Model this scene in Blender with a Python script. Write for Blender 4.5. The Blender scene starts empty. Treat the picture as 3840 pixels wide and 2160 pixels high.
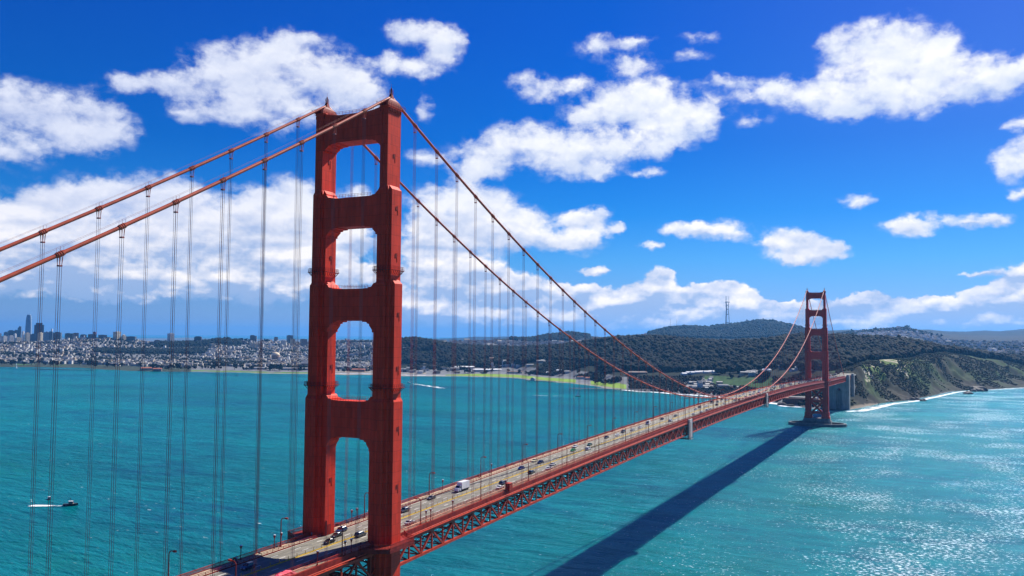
import bpy, bmesh, math, random
import numpy as np
from mathutils import Vector, Matrix
rad = math.radians
random.seed(7)
S = bpy.context.scene
COL = S.collection

# ------------------------------------------------------------------ camera
CAM = (179.75, -242.65, 144.88)          # hilltop north of the strait; +Y runs south along the bridge, +X is west
cd = bpy.data.cameras.new('camera'); cam = bpy.data.objects.new('camera', cd); COL.objects.link(cam)
cam.matrix_world = Matrix(((0.897524, 0.017115, 0.440633, CAM[0]), (0.440889, -0.053323, -0.895976, CAM[1]),
                           (0.008162, 0.998431, -0.055405, CAM[2]), (0, 0, 0, 1)))
cd.lens = 30.273; cd.sensor_width = 36; cd.clip_start = 1; cd.clip_end = 200000
S.camera = cam
S.view_settings.view_transform = 'Standard'; S.view_settings.look = 'None'
EXPO = 0.7; S.view_settings.exposure = EXPO; DIM = 2 ** -EXPO; S.view_settings.gamma = 1.0
S.cycles.max_bounces = 4; S.cycles.diffuse_bounces = 2; S.cycles.glossy_bounces = 2; S.cycles.volume_bounces = 0; S.cycles.use_denoising = True
S.cycles.transparent_max_bounces = 8

# ------------------------------------------------------------------ sun and sky
SUN_DIR = Vector((0.263, 1.02, 1.0)).normalized()     # towards the sun: high, beyond the bridge and a little west
SUN_EL = math.asin(SUN_DIR.z); SUN_AZ = math.atan2(SUN_DIR.x, SUN_DIR.y)
sl = bpy.data.lights.new('sun', 'SUN'); so = bpy.data.objects.new('sun', sl); COL.objects.link(so)
sl.energy = 5.0; sl.angle = rad(0.53); sl.color = (1.0, 0.95, 0.86)
so.rotation_euler = SUN_DIR.to_track_quat('Z', 'Y').to_euler(); so.location = (0, 0, 600)

CLOUDS = [
 (-50.45,15.08,1.35,0.55,0.70),(-48.18,15.11,1.99,0.66,1.00),(-45.14,16.14,2.31,1.37,1.00),(-42.96,16.95,1.74,1.31,1.00),
 (-41.62,17.78,1.26,1.07,1.00),(-40.75,18.34,1.14,0.71,0.50),(-39.18,16.53,2.19,1.50,1.00),(-37.38,16.28,1.69,1.42,1.00),
 (-35.80,15.25,1.31,0.99,0.80),(-46.97,13.64,1.42,0.60,0.60),(-44.71,13.78,1.70,0.68,0.80),(-42.66,14.80,2.24,1.21,1.00),
 (-39.39,14.17,1.53,0.69,0.70),(-41.87,13.01,2.00,0.62,0.50),(-39.74,18.71,1.28,0.33,0.50),(-34.04,19.64,1.06,0.67,0.90),
 (-32.18,19.55,1.28,0.80,1.00),(-30.57,19.22,1.02,0.80,1.00),(-31.22,18.05,1.07,0.74,1.00),(-32.67,17.26,1.28,0.54,1.00),
 (-34.40,17.55,1.06,0.59,0.80),(-32.05,14.86,0.58,0.91,0.60),(-56.55,13.26,1.42,0.99,1.00),(-54.79,12.59,1.25,1.08,1.00),
 (-52.48,13.10,1.26,1.10,1.00),(-51.25,12.08,1.29,0.89,0.90),(-53.28,11.39,1.72,0.87,0.90),(-56.24,10.27,1.52,0.81,0.80),
 (-58.07,11.72,1.37,1.31,1.00),(-20.63,18.73,1.59,0.68,0.60),(-18.25,18.95,1.45,0.34,0.50),(-25.31,16.79,1.21,0.62,0.55),
 (-24.36,15.92,1.47,0.70,0.70),(-21.96,16.40,1.33,0.62,0.50),(-18.24,17.44,1.31,0.81,0.80),(-16.93,15.78,1.51,0.87,0.80),
 (-21.15,14.50,1.59,0.63,0.90),(-19.03,15.27,2.23,1.05,1.00),(-15.89,14.62,2.83,1.20,1.00),(-13.71,14.04,1.07,0.94,1.00),
 (-27.54,11.94,2.27,1.08,1.00),(-28.60,11.02,1.20,0.57,1.00),(-25.15,12.99,2.14,0.97,1.00),(-22.47,11.70,2.25,1.08,1.00),
 (-20.88,12.46,1.98,1.15,1.00),(-17.46,12.40,2.08,0.91,0.90),(-15.64,13.11,1.54,0.91,0.80),(-20.61,10.86,1.00,0.46,0.90),
 (-17.33,10.60,1.09,0.31,0.60),(-31.80,11.60,1.46,0.72,0.50),(-11.79,16.40,1.75,0.39,0.70),(-8.82,15.52,2.29,0.72,1.00),
 (-5.43,17.67,1.05,0.83,0.70),(-3.57,17.63,1.70,1.19,1.00),(-1.53,17.68,1.58,1.26,1.00),(0.21,16.90,1.28,1.07,1.00),
 (1.26,15.42,2.08,1.30,1.00),(-3.14,15.57,2.67,1.34,1.00),(-0.92,14.30,2.05,0.96,1.00),(3.33,14.82,1.31,0.88,1.00),
 (-5.94,14.77,2.21,0.86,1.00),(-10.31,13.74,0.99,0.49,0.45),(-4.78,13.84,1.38,0.52,0.60),(4.25,15.35,0.99,0.76,0.90),
 (-13.68,19.05,1.53,0.43,0.35),(-14.33,18.00,1.54,0.39,0.35),(4.03,10.03,0.89,0.81,1.00),(5.03,10.39,0.87,0.89,1.00),
 (4.38,12.18,0.79,0.31,0.60),(4.49,8.30,0.59,0.32,0.80),(-31.62,8.10,1.45,1.43,1.00),(-29.91,9.04,1.73,1.17,1.00),
 (-28.04,8.55,1.54,1.10,1.00),(-26.17,7.52,1.73,1.10,1.00),(-24.97,6.74,1.33,0.95,1.00),(-28.82,6.70,2.79,1.26,1.00),
 (-31.46,6.00,1.98,1.05,1.00),(-22.19,7.80,1.00,0.47,0.80),(-20.60,8.18,1.00,0.47,0.80),(-21.39,6.74,1.45,1.00,1.00),
 (-22.71,6.17,0.95,0.63,0.80),(-19.29,7.21,0.52,0.34,1.00),(-15.52,7.09,0.92,0.47,1.00),(-14.24,7.14,0.76,0.33,0.80),
 (-12.35,7.03,1.54,0.66,1.00),(-16.94,5.94,0.93,0.29,0.60),(-8.30,6.00,1.79,0.80,1.00),(-6.05,5.49,1.35,0.59,1.00),
 (-7.71,5.03,1.19,0.35,0.80),(-4.27,8.55,0.96,0.41,0.60),(-1.05,6.89,1.68,0.52,1.00),(2.96,7.03,1.20,0.41,0.80),
 (2.13,6.66,0.82,0.19,0.50),(-20.72,4.30,0.89,0.32,0.90),(-16.30,3.77,0.72,0.68,1.00),(-16.69,2.81,1.54,0.73,1.00),
 (-13.62,3.11,0.75,0.41,1.00),(-12.12,2.75,0.94,0.67,1.00),(-11.01,2.08,1.10,0.71,1.00),(-14.39,2.03,2.39,0.83,1.00),
 (-18.24,1.89,2.83,0.73,0.90),(-21.38,2.93,1.31,0.53,0.80),(-21.90,2.05,2.36,0.69,0.80),(-31.17,4.03,2.38,0.95,0.90),
 (-28.53,4.07,1.85,0.90,0.90),(-27.19,2.76,2.38,0.90,0.75),(-24.81,3.17,1.59,0.74,0.80),(-31.66,1.92,2.37,1.05,0.75),
 (-29.02,1.16,2.91,0.58,0.60),(-23.21,1.07,3.15,0.58,0.65),(-17.98,0.84,3.59,0.52,0.70),(-12.88,1.00,2.97,0.62,0.80),
 (-8.94,1.52,1.67,0.66,1.00),(-6.56,1.39,1.40,0.65,1.00),(-3.90,2.20,0.63,0.44,1.00),(-4.02,1.39,2.23,0.78,1.00),
 (-1.13,1.63,2.34,0.67,1.00),(1.42,1.61,2.24,0.66,1.00),(3.86,1.83,1.75,0.78,1.00),(4.30,3.76,1.17,0.82,0.60),
 (3.48,2.75,1.96,0.51,0.60),(-0.07,0.74,3.71,0.43,0.80),(-5.64,0.65,3.17,0.40,0.80),(-9.19,0.63,1.91,0.45,0.80),
 (1.87,3.83,1.23,0.23,0.30),(6.94,2.13,2.17,1.33,1.00),(7.18,12.24,2.19,1.29,0.80),(-56.49,6.04,1.82,1.25,1.00),
 (-54.70,7.09,1.78,1.27,1.00),(-52.42,7.97,1.63,1.18,1.00),(-50.80,8.33,1.29,0.95,1.00),(-48.66,8.24,1.96,1.21,1.00),
 (-47.41,8.81,1.12,0.93,1.00),(-46.78,6.88,2.73,1.43,1.00),(-43.47,8.05,1.42,1.15,1.00),(-40.91,8.94,1.45,1.14,1.00),
 (-39.51,7.98,1.47,1.48,1.00),(-41.98,7.11,2.62,1.21,1.00),(-55.04,4.98,2.93,1.29,1.00),(-50.81,5.21,3.84,1.34,1.00),
 (-44.84,4.98,4.14,1.20,1.00),(-40.95,5.11,2.38,1.02,1.00),(-52.91,3.44,3.26,0.85,0.75),(-48.51,2.87,4.43,0.73,0.70),
 (-43.83,3.00,3.68,0.81,0.75),(-55.77,2.75,1.63,0.60,0.70),(-41.39,2.93,2.49,0.92,0.80),(-51.59,2.18,1.97,0.38,0.75),
 (-36.93,6.27,1.81,1.09,1.00),(-36.37,3.68,2.07,0.94,0.80),(-38.45,5.70,1.53,1.03,1.00),(-58.59,5.22,2.33,2.22,1.00),
 (-36.46,8.87,1.03,0.77,0.60),
]
class NT:
    """small helper around a node tree"""
    def __init__(s, tree): s.t = tree; tree.nodes.clear()
    def n(s, typ, ins=None, **kw):
        nd = s.t.nodes.new(typ)
        for k, v in kw.items(): setattr(nd, k, v)
        for k, v in (ins or {}).items(): s.set(nd.inputs[k], v)
        return nd
    def set(s, sock, v):
        if hasattr(v, 'is_output') and v.is_output: s.t.links.new(v, sock)
        elif isinstance(v, bpy.types.Node): s.t.links.new(v.outputs[0], sock)
        else: sock.default_value = v[:3] if sock.type == 'VECTOR' and hasattr(v, '__len__') else v
    def math(s, op, a, b=0.0, c=0.0, clamp=False):
        return s.n('ShaderNodeMath', {0: a, 1: b, 2: c}, operation=op, use_clamp=clamp).outputs[0]
    def vec(s, op, a, b=(0, 0, 0), c=(0, 0, 0)):
        nd = s.n('ShaderNodeVectorMath', {0: a, 1: b, 2: c}, operation=op)
        return nd.outputs['Value'] if op in ('DOT_PRODUCT', 'LENGTH') else nd.outputs[0]
    def mix(s, f, a, b, typ='RGBA', blend='MIX'):
        nd = s.n('ShaderNodeMix', data_type=typ, blend_type=blend)
        i = {'RGBA': (6, 7, 2), 'FLOAT': (2, 3, 0)}[typ]
        s.set(nd.inputs[0], f); s.set(nd.inputs[i[0]], a); s.set(nd.inputs[i[1]], b)
        return nd.outputs[i[2]]
    def rng(s, v, a, b, c=0.0, d=1.0, smooth=False):
        return s.n('ShaderNodeMapRange', {0: v, 1: a, 2: b, 3: c, 4: d}, interpolation_type='SMOOTHSTEP' if smooth else 'LINEAR').outputs[0]
    def noise(s, vec, scale, detail=5, rough=0.55, dist=0.0, col=False):
        nd = s.n('ShaderNodeTexNoise', {'Vector': vec, 'Scale': scale, 'Detail': detail, 'Roughness': rough, 'Distortion': dist})
        return nd.outputs['Color' if col else 0]

w = bpy.data.worlds.new('World'); S.world = w; w.use_nodes = True
N = NT(w.node_tree)
tc = N.n('ShaderNodeTexCoord').outputs['Generated']
sky = N.n('ShaderNodeTexSky', sky_type='NISHITA', sun_disc=False, sun_elevation=SUN_EL, sun_rotation=SUN_AZ,
          altitude=150.0, air_density=1.0, dust_density=0.25, ozone_density=3.5)
sep = N.n('ShaderNodeSeparateXYZ', {0: tc})
az = N.math('MULTIPLY', N.math('ARCTAN2', sep.outputs[0], sep.outputs[1]), 57.29578)
el = N.math('MULTIPLY', N.math('ARCSINE', sep.outputs[2]), 57.29578)
P0 = N.n('ShaderNodeCombineXYZ', {0: az, 1: el, 2: 1.0}).outputs[0]
P0s = N.n('ShaderNodeCombineXYZ', {0: az, 1: N.math('MULTIPLY', el, 1.35), 2: 0.0}).outputs[0]
# billows: the cloud outlines are pushed about by two sizes of noise
w1 = N.vec('SUBTRACT', N.noise(P0s, 0.36, 2, 0.5, col=True), (0.5, 0.5, 0.5))
w2 = N.vec('SUBTRACT', N.noise(P0s, 1.25, 3, 0.55, col=True), (0.5, 0.5, 0.5))
Pw = N.vec('MULTIPLY_ADD', w1, (1.3, 0.9, 0), N.vec('MULTIPLY_ADD', w2, (0.85, 0.7, 0), P0))
acc = None
for a_, e_, ra, re_, st in CLOUDS:
    q = N.vec('MULTIPLY_ADD', Pw, (1 / ra, 1 / re_, st), (-a_ / ra, -e_ / re_, 0))
    d = N.vec('DOT_PRODUCT', q, q)
    g = N.math('POWER', 0.34, N.math('SUBTRACT', d, st * st))
    gq = N.n('ShaderNodeVectorMath', {0: q, 'Scale': g}, operation='SCALE').outputs[0]
    acc = N.vec('ADD', gq, acc if acc is not None else (0, 0, 0.0001))
sa = N.n('ShaderNodeSeparateXYZ', {0: acc})
F = sa.outputs[2]; Fy = N.math('DIVIDE', sa.outputs[1], F); Fx = N.math('DIVIDE', sa.outputs[0], F)
P1 = N.vec('MULTIPLY_ADD', w2, (0.45, 0.45, 0), P0s)
lowc = N.rng(el, 2.0, 9.5); westc = N.rng(az, -50.0, -16.0)
def puff(v, sc, det):
    return N.n('ShaderNodeTexVoronoi', {'Vector': v, 'Scale': sc, 'Detail': det, 'Roughness': 0.55, 'Lacunarity': 2.1}, voronoi_dimensions='2D', feature='F1', normalize=True).outputs['Distance']
pa = puff(P1, 0.80, 2.5); pb = puff(N.vec('ADD', P1, (-0.10, 0.36, 0)), 0.80, 2.5)
fine = N.noise(P1, 0.60, 7, 0.58)
Pb = N.vec('MULTIPLY_ADD', w1, (1.2, 0.8, 0), N.vec('MULTIPLY', P1, (0.8, 1.25, 1)))
qa = puff(Pb, 0.30, 1.0); qb = puff(N.vec('ADD', Pb, (-0.2, 0.9, 0)), 0.30, 1.0)
bank = N.noise(N.vec('MULTIPLY', P0s, (0.6, 1.7, 1)), 0.36, 3, 0.5)
gate = N.math('MINIMUM', N.math('MULTIPLY', F, 2.4), 1.0)
soft = N.math('SUBTRACT', 1.0, N.math('POWER', 2.718, N.math('MULTIPLY', F, -1.25)))
edge = N.math('MULTIPLY', gate, N.math('MULTIPLY_ADD', soft, -0.72, 1.1))
lump = N.math('ADD', N.math('MULTIPLY', N.math('SUBTRACT', 0.42, pa), N.mix(lowc, 1.15, 0.35, 'FLOAT')), N.math('MULTIPLY', N.math('SUBTRACT', fine, 0.5), N.mix(lowc, 0.8, 2.3, 'FLOAT')))
dens = N.math('MULTIPLY_ADD', lump, edge, soft)
under = N.rng(Fy, -1.1, 0.1, smooth=True)            # bases fade out softly, tops stay crisp
alpha = N.rng(dens, N.mix(lowc, 0.2, 0.13, 'FLOAT'), N.mix(under, N.mix(lowc, 0.70, 0.95, 'FLOAT'), N.mix(lowc, 0.32, 0.86, 'FLOAT'), 'FLOAT'), smooth=True)
up = N.rng(Fy, N.mix(lowc, -0.45, -0.85, 'FLOAT'), N.mix(lowc, 0.30, 0.35, 'FLOAT'), smooth=True)
relief = N.math('MULTIPLY', N.math('SUBTRACT', pb, pa), N.mix(lowc, 1.1, 0.6, 'FLOAT'))
relief = N.math('MULTIPLY_ADD', N.math('SUBTRACT', qb, qa), N.mix(lowc, 2.2, 1.0, 'FLOAT'), relief)
thick = N.rng(dens, 0.45, 1.0)
lit = N.math('ADD', N.math('MULTIPLY_ADD', up, 0.5, N.mix(lowc, N.rng(el, 1.0, 7.5, -0.12, 0.22), 0.34, 'FLOAT')), relief)
lit = N.math('ADD', lit, N.math('MULTIPLY', N.math('SUBTRACT', bank, 0.52), N.math('MULTIPLY', N.mix(lowc, 5.0, 1.1, 'FLOAT'), thick)), clamp=True)
sh = N.mix(lowc, (0.36, 0.50, 0.76, 1), (0.52, 0.60, 0.86, 1))
sh = N.mix(westc, sh, N.mix(lowc, (0.42, 0.55, 0.82, 1), (0.60, 0.70, 0.93, 1)))
hi = N.mix(westc, N.mix(lowc, (1.30, 1.20, 1.10, 1), (0.82, 0.86, 1.0, 1)), N.mix(lowc, (1.34, 1.22, 1.12, 1), (1.06, 1.06, 1.06, 1)))
ccol = N.mix(lit, sh, hi)
# clear air: the sky model, deepened the way the photograph's blue is
rp = N.n('ShaderNodeValToRGB', {0: N.rng(el, 0.0, 20.0)}); cr = rp.color_ramp
for i, (p_, c_) in enumerate(((0.0, (.42, .58, 1.22)), (0.10, (.34, .55, 1.10)), (0.25, (.17, .55, 1.06)), (0.40, (.045, .45, 1.02)), (0.62, (.006, .34, .95)), (1.0, (.008, .29, 1.0)))):
    e_ = cr.elements[i] if i < 2 else cr.elements.new(p_)
    e_.position = p_; e_.color = (c_[0] / 1.5, c_[1] / 1.5, c_[2] / 1.5, 1)
warm = N.n('ShaderNodeVectorMath', {0: (.14, .05, .0), 'Scale': N.math('MULTIPLY', N.rng(az, -20.0, 4.0), N.rng(el, 3.0, 14.0))}, operation='SCALE').outputs[0]
tint = N.vec('ADD', N.n('ShaderNodeVectorMath', {0: rp.outputs[0], 'Scale': 1.5}, operation='SCALE').outputs[0], warm)
skc = N.vec('MULTIPLY', sky.outputs[0], tint)
bg1 = N.n('ShaderNodeBackground', {'Color': skc, 'Strength': 0.10 * DIM})
bg2 = N.n('ShaderNodeBackground', {'Color': ccol, 'Strength': DIM})
mx = N.n('ShaderNodeMixShader', {0: alpha, 1: bg1, 2: bg2})
N.n('ShaderNodeOutputWorld', {0: mx})
w.cycles.sampling_method = 'MANUAL'; w.cycles.sample_map_resolution = 1024

# ------------------------------------------------------------------ materials
MATS = {}
def mat(name, color, rough=0.6, var=0.12, vscale=0.5, metal=0.0, spec=0.5, streak=0.0, bump=0.0, bscale=4.0, attr=None):
    if name in MATS: return MATS[name]
    m = bpy.data.materials.new(name); m.use_nodes = True; MATS[name] = m
    T = NT(m.node_tree)
    tc = T.n('ShaderNodeTexCoord').outputs['Object']
    base = (*color, 1)
    if attr:
        base = T.n('ShaderNodeVertexColor', layer_name=attr).outputs[0]
    nz = T.noise(tc, vscale, 4)
    f = T.rng(nz, 0.3, 0.7, 1 - var, 1 + var)
    if streak:
        st = T.noise(T.vec('MULTIPLY', tc, (1.0, 1.0, 0.06)), 0.9, 4)
        f = T.math('MULTIPLY', f, T.rng(st, 0.35, 0.65, 1 - streak, 1 + streak * 0.4))
    c = T.n('ShaderNodeVectorMath', {0: base, 'Scale': f}, operation='SCALE').outputs[0]
    b = T.n('ShaderNodeBsdfPrincipled', {'Base Color': c, 'Roughness': rough, 'Metallic': metal, 'Specular IOR Level': spec})
    if bump:
        bn = T.n('ShaderNodeBump', {'Strength': bump, 'Distance': 0.05, 'Height': T.noise(tc, bscale, 3)})
        T.set(b.inputs['Normal'], bn)
    T.n('ShaderNodeOutputMaterial', {0: b})
    return m

def tower_paint():
    m = bpy.data.materials.new('tower_paint'); m.use_nodes = True
    T = NT(m.node_tree)
    tc = T.n('ShaderNodeTexCoord').outputs['Object']
    sp = T.n('ShaderNodeSeparateXYZ', {0: tc})
    nz = T.noise(tc, 0.22, 5)
    st = T.noise(T.vec('MULTIPLY', tc, (1.0, 1.0, 0.05)), 0.8, 5)
    # plate courses: a thin darker joint every 3.4 m and vertical plate seams every 1.07 m
    jz = T.math('FRACT', T.math('DIVIDE', sp.outputs[2], 3.43))
    jx = T.math('FRACT', T.math('DIVIDE', T.math('ADD', sp.outputs[0], sp.outputs[1]), 1.07))
    j = T.math('MINIMUM', T.rng(jz, 0.0, 0.05, 0.55, 1.0), T.rng(jx, 0.0, 0.06, 0.80, 1.0))
    plate = T.n('ShaderNodeTexWhiteNoise', {0: T.vec('FLOOR', T.vec('DIVIDE', tc, (1.07, 1.07, 3.43)))}).outputs[0]
    f = T.math('MULTIPLY', T.rng(nz, 0.3, 0.7, 0.90, 1.08), T.rng(st, 0.3, 0.7, 0.80, 1.08))
    f = T.math('MULTIPLY', T.math('MULTIPLY', f, j), T.rng(plate, 0, 1, 0.91, 1.06))
    c = T.n('ShaderNodeVectorMath', {0: (0.76, 0.050, 0.020, 1), 'Scale': f}, operation='SCALE').outputs[0]
    b = T.n('ShaderNodeBsdfPrincipled', {'Base Color': c, 'Roughness': 0.6, 'Specular IOR Level': 0.12})
    T.n('ShaderNodeOutputMaterial', {0: b}); MATS['tower_paint'] = m
    return m
TOWER = tower_paint()
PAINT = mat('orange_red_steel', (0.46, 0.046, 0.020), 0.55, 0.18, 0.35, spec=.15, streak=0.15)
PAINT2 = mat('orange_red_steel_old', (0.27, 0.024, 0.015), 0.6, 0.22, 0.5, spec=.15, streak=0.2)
ROPE = mat('rope_steel', (0.32, 0.06, 0.05), 0.55, 0.2, 0.6)
CABLE = mat('cable_wrap', (0.46, 0.075, 0.035), 0.5, 0.2, 0.4, spec=.2)
def road_material():
    m = bpy.data.materials.new('road_concrete'); m.use_nodes = True; T = NT(m.node_tree)
    tc = T.n('ShaderNodeTexCoord').outputs['Object']
    lane = T.noise(T.vec('MULTIPLY', tc, (1.1, .012, 1)), 1.0, 4, .6); blot = T.noise(tc, .12, 5); fine = T.noise(tc, 1.5, 3)
    sp = T.n('ShaderNodeSeparateXYZ', {0: tc})
    jt = T.rng(T.math('FRACT', T.math('DIVIDE', sp.outputs[1], 15.24)), 0.0, 0.03, .55, 1.0)      # expansion joints
    f = T.math('MULTIPLY', T.math('MULTIPLY', T.rng(lane, .3, .7, .72, 1.18), T.rng(blot, .3, .7, .82, 1.15)), T.math('MULTIPLY', jt, T.rng(fine, .3, .7, .92, 1.06)))
    c = T.n('ShaderNodeVectorMath', {0: (0.225, 0.208, 0.168), 'Scale': f}, operation='SCALE').outputs[0]
    T.n('ShaderNodeOutputMaterial', {0: T.n('ShaderNodeBsdfPrincipled', {'Base Color': c, 'Roughness': .85, 'Specular IOR Level': .2})}); return m
ROADM = road_material()
WALKM = mat('walk_concrete', (0.50, 0.41, 0.29), 0.85, 0.12, 0.3, spec=0.2)
WHITEP = mat('white_road_paint', (0.72, 0.71, 0.66), 0.7, 0.25, 1.2)
YELLOW = mat('yellow_road_paint', (0.62, 0.42, 0.035), 0.6, 0.2, 1.0)
CONC = mat('concrete', (0.22, 0.225, 0.22), 0.85, 0.2, 0.08, streak=0.25)
CONCD = mat('old_concrete', (0.16, 0.15, 0.145), 0.9, 0.25, 0.1, streak=0.3)
BRICK = mat('old_brick', (0.20, 0.09, 0.065), 0.9, 0.2, 0.2)
GLASS = mat('vehicle_glass', (0.012, 0.015, 0.018), 0.08, 0.05, 1.0, spec=0.8)
TYRE = mat('tyre_rubber', (0.02, 0.02, 0.02), 0.8, 0.1, 2.0)
HEADL = mat('headlamp_lens', (0.75, 0.76, 0.78), 0.15, 0.05, 2.0)
FOAM = mat('foam', (0.82, 0.85, 0.86), 0.8, 0.1, 0.3)
WHITE = mat('white_gloss', (0.78, 0.78, 0.76), 0.35, 0.06, 0.6)
DARKG = mat('dark_gloss', (0.02, 0.022, 0.026), 0.3, 0.1, 1.0)

# ------------------------------------------------------------------ mesh helpers
class MB:
    def __init__(s): s.v = []; s.f = []
    def add(s, vs, fs):
        o = len(s.v); s.v.extend([tuple(p) for p in vs]); s.f.extend([tuple(i + o for i in f) for f in fs]); return s
    def box(s, x0, x1, y0, y1, z0, z1):
        return s.add([(x0, y0, z0), (x1, y0, z0), (x1, y1, z0), (x0, y1, z0), (x0, y0, z1), (x1, y0, z1), (x1, y1, z1), (x0, y1, z1)],
                     [(3, 2, 1, 0), (4, 5, 6, 7), (0, 1, 5, 4), (1, 2, 6, 5), (2, 3, 7, 6), (3, 0, 4, 7)])
    def bar(s, p, q, w=0.3, h=None, up=(0, 0, 1)):
        p = Vector(p); q = Vector(q); h = h or w
        d = (q - p).normalized(); u = Vector(up)
        if abs(d.dot(u)) > 0.98: u = Vector((1, 0, 0))
        a = d.cross(u).normalized() * (w / 2); b = a.normalized().cross(d).normalized() * (h / 2)
        vs = [c + k for c in (p, q) for k in (-a - b, a - b, a + b, -a + b)]
        return s.add(vs, [(3, 2, 1, 0), (4, 5, 6, 7), (0, 1, 5, 4), (1, 2, 6, 5), (2, 3, 7, 6), (3, 0, 4, 7)])
    def tube(s, path, r, n=8, caps=True):
        path = [Vector(p) for p in path]; m = len(path); rs = r if isinstance(r, (list, tuple)) else [r] * m
        vs = []; prev = None
        for i, p in enumerate(path):
            d = (path[min(i + 1, m - 1)] - path[max(i - 1, 0)]).normalized()
            if prev is None:
                u = Vector((0, 0, 1)) if abs(d.z) < 0.95 else Vector((1, 0, 0))
                a = d.cross(u).normalized()
            else: a = (prev - d * prev.dot(d)).normalized()
            prev = a; b = d.cross(a)
            for k in range(n):
                t = 2 * math.pi * k / n; vs.append(p + (a * math.cos(t) + b * math.sin(t)) * rs[i])
        fs = [(i * n + k, i * n + (k + 1) % n, (i + 1) * n + (k + 1) % n, (i + 1) * n + k) for i in range(m - 1) for k in range(n)]
        if caps: fs += [tuple(reversed(range(n))), tuple(range((m - 1) * n, m * n))]
        return s.add(vs, fs)
    def prism(s, poly, z0, z1, top=None):
        n = len(poly); top = top or poly
        vs = [(x, y, z0) for x, y in poly] + [(x, y, z1) for x, y in top]
        return s.add(vs, [tuple(reversed(range(n))), tuple(range(n, 2 * n))] + [(i, (i + 1) % n, n + (i + 1) % n, n + i) for i in range(n)])
    def extrude_y(s, poly, y0, y1):           # polygon in x,z
        n = len(poly)
        vs = [(x, y0, z) for x, z in poly] + [(x, y1, z) for x, z in poly]
        return s.add(vs, [tuple(range(n)), tuple(reversed(range(n, 2 * n)))] + [((i + 1) % n, i, n + i, n + (i + 1) % n) for i in range(n)])
    def lathe(s, prof, n=12, c=(0, 0, 0)):
        vs = []; m = len(prof)
        for r, z in prof:
            for k in range(n):
                t = 2 * math.pi * k / n; vs.append((c[0] + r * math.cos(t), c[1] + r * math.sin(t), c[2] + z))
        fs = [(i * n + k, i * n + (k + 1) % n, (i + 1) * n + (k + 1) % n, (i + 1) * n + k) for i in range(m - 1) for k in range(n)]
        fs += [tuple(reversed(range(n))), tuple(range((m - 1) * n, m * n))]
        return s.add(vs, fs)
    def mesh(s, name, m=None, smooth=False):
        me = bpy.data.meshes.new(name); me.from_pydata(s.v, [], s.f)
        if m: me.materials.append(m)
        if smooth: me.polygons.foreach_set('use_smooth', [True] * len(me.polygons))
        me.update(); return me
    def build(s, name, m, parent=None, smooth=False):
        return obj(name, s.mesh(name, m, smooth), parent)

def obj(name, me, parent=None, loc=None, rotz=None):
    o = bpy.data.objects.new(name, me); COL.objects.link(o)
    if parent is not None: o.parent = parent
    if loc is not None: o.location = loc
    if rotz is not None: o.rotation_euler = (0, 0, rotz)
    return o
def tag(o, label=None, cat=None, group=None, kind=None):
    if label: o['label'] = label
    if cat: o['category'] = cat
    if group: o['group'] = group
    if kind: o['kind'] = kind
    return o
def thing(name, label, cat, loc=(0, 0, 0), rotz=0.0, group=None):
    o = obj(name, None, None, loc, rotz); o.empty_display_size = 1
    return tag(o, label, cat, group)
def copy_tree(o, parent=None):
    c = o.copy(); COL.objects.link(c)
    if parent is not None: c.parent = parent
    for ch in list(KIDS.get(o.name, [])): copy_tree(bpy.data.objects[ch], c)
    return c
KIDS = {}
def learn(o):
    """remember the children of a finished thing so that it can be copied"""
    for p in bpy.data.objects:
        if p.parent is not None:
            L = KIDS.setdefault(p.parent.name, [])
            if p.name not in L: L.append(p.name)
def np_mesh(name, V, Fq, m, cols=None, smooth=False):
    """fast mesh from arrays; Fq is (n,k)"""
    me = bpy.data.meshes.new(name)
    me.vertices.add(len(V)); me.vertices.foreach_set('co', np.asarray(V, np.float32).ravel())
    k = Fq.shape[1]; n = len(Fq)
    me.loops.add(n * k); me.loops.foreach_set('vertex_index', np.asarray(Fq, np.int32).ravel())
    me.polygons.add(n); me.polygons.foreach_set('loop_start', np.arange(0, n * k, k, dtype=np.int32))
    me.polygons.foreach_set('loop_total', np.full(n, k, np.int32))
    me.polygons.foreach_set('use_smooth', np.full(n, bool(smooth)))
    if cols is not None:
        a = me.color_attributes.new('Col', 'FLOAT_COLOR', 'POINT')
        a.data.foreach_set('color', np.concatenate([cols, np.ones((len(cols), 1))], 1).astype(np.float32).ravel())
    me.materials.append(m); me.update(calc_edges=True); me.validate()
    return me

# ------------------------------------------------------------------ deck line and cable line
X0 = 13.716; HANG = 15.24
def dz(y):
    if y < 0: return 76 + y * 0.012
    if y > 1280: return 74 - (y - 1280) * 0.0175
    t = (y - 640) / 640; return 76 - 2 * y / 1280 + 9.0 * (1 - t * t)
ZT = 226.3
def cz(y):
    if y < 0: s = -y; return ZT - 0.566 * s + 0.000274 * s * s
    if y > 1280.2: s = y - 1280.2; return ZT - 0.566 * s + 0.000274 * s * s
    return 86.6 + (ZT - 86.6) * ((y - 640.1) / 640.1) ** 2

bridge = thing('suspension_bridge', 'orange red steel suspension bridge with two stepped towers across the blue strait', 'bridge')

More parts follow.
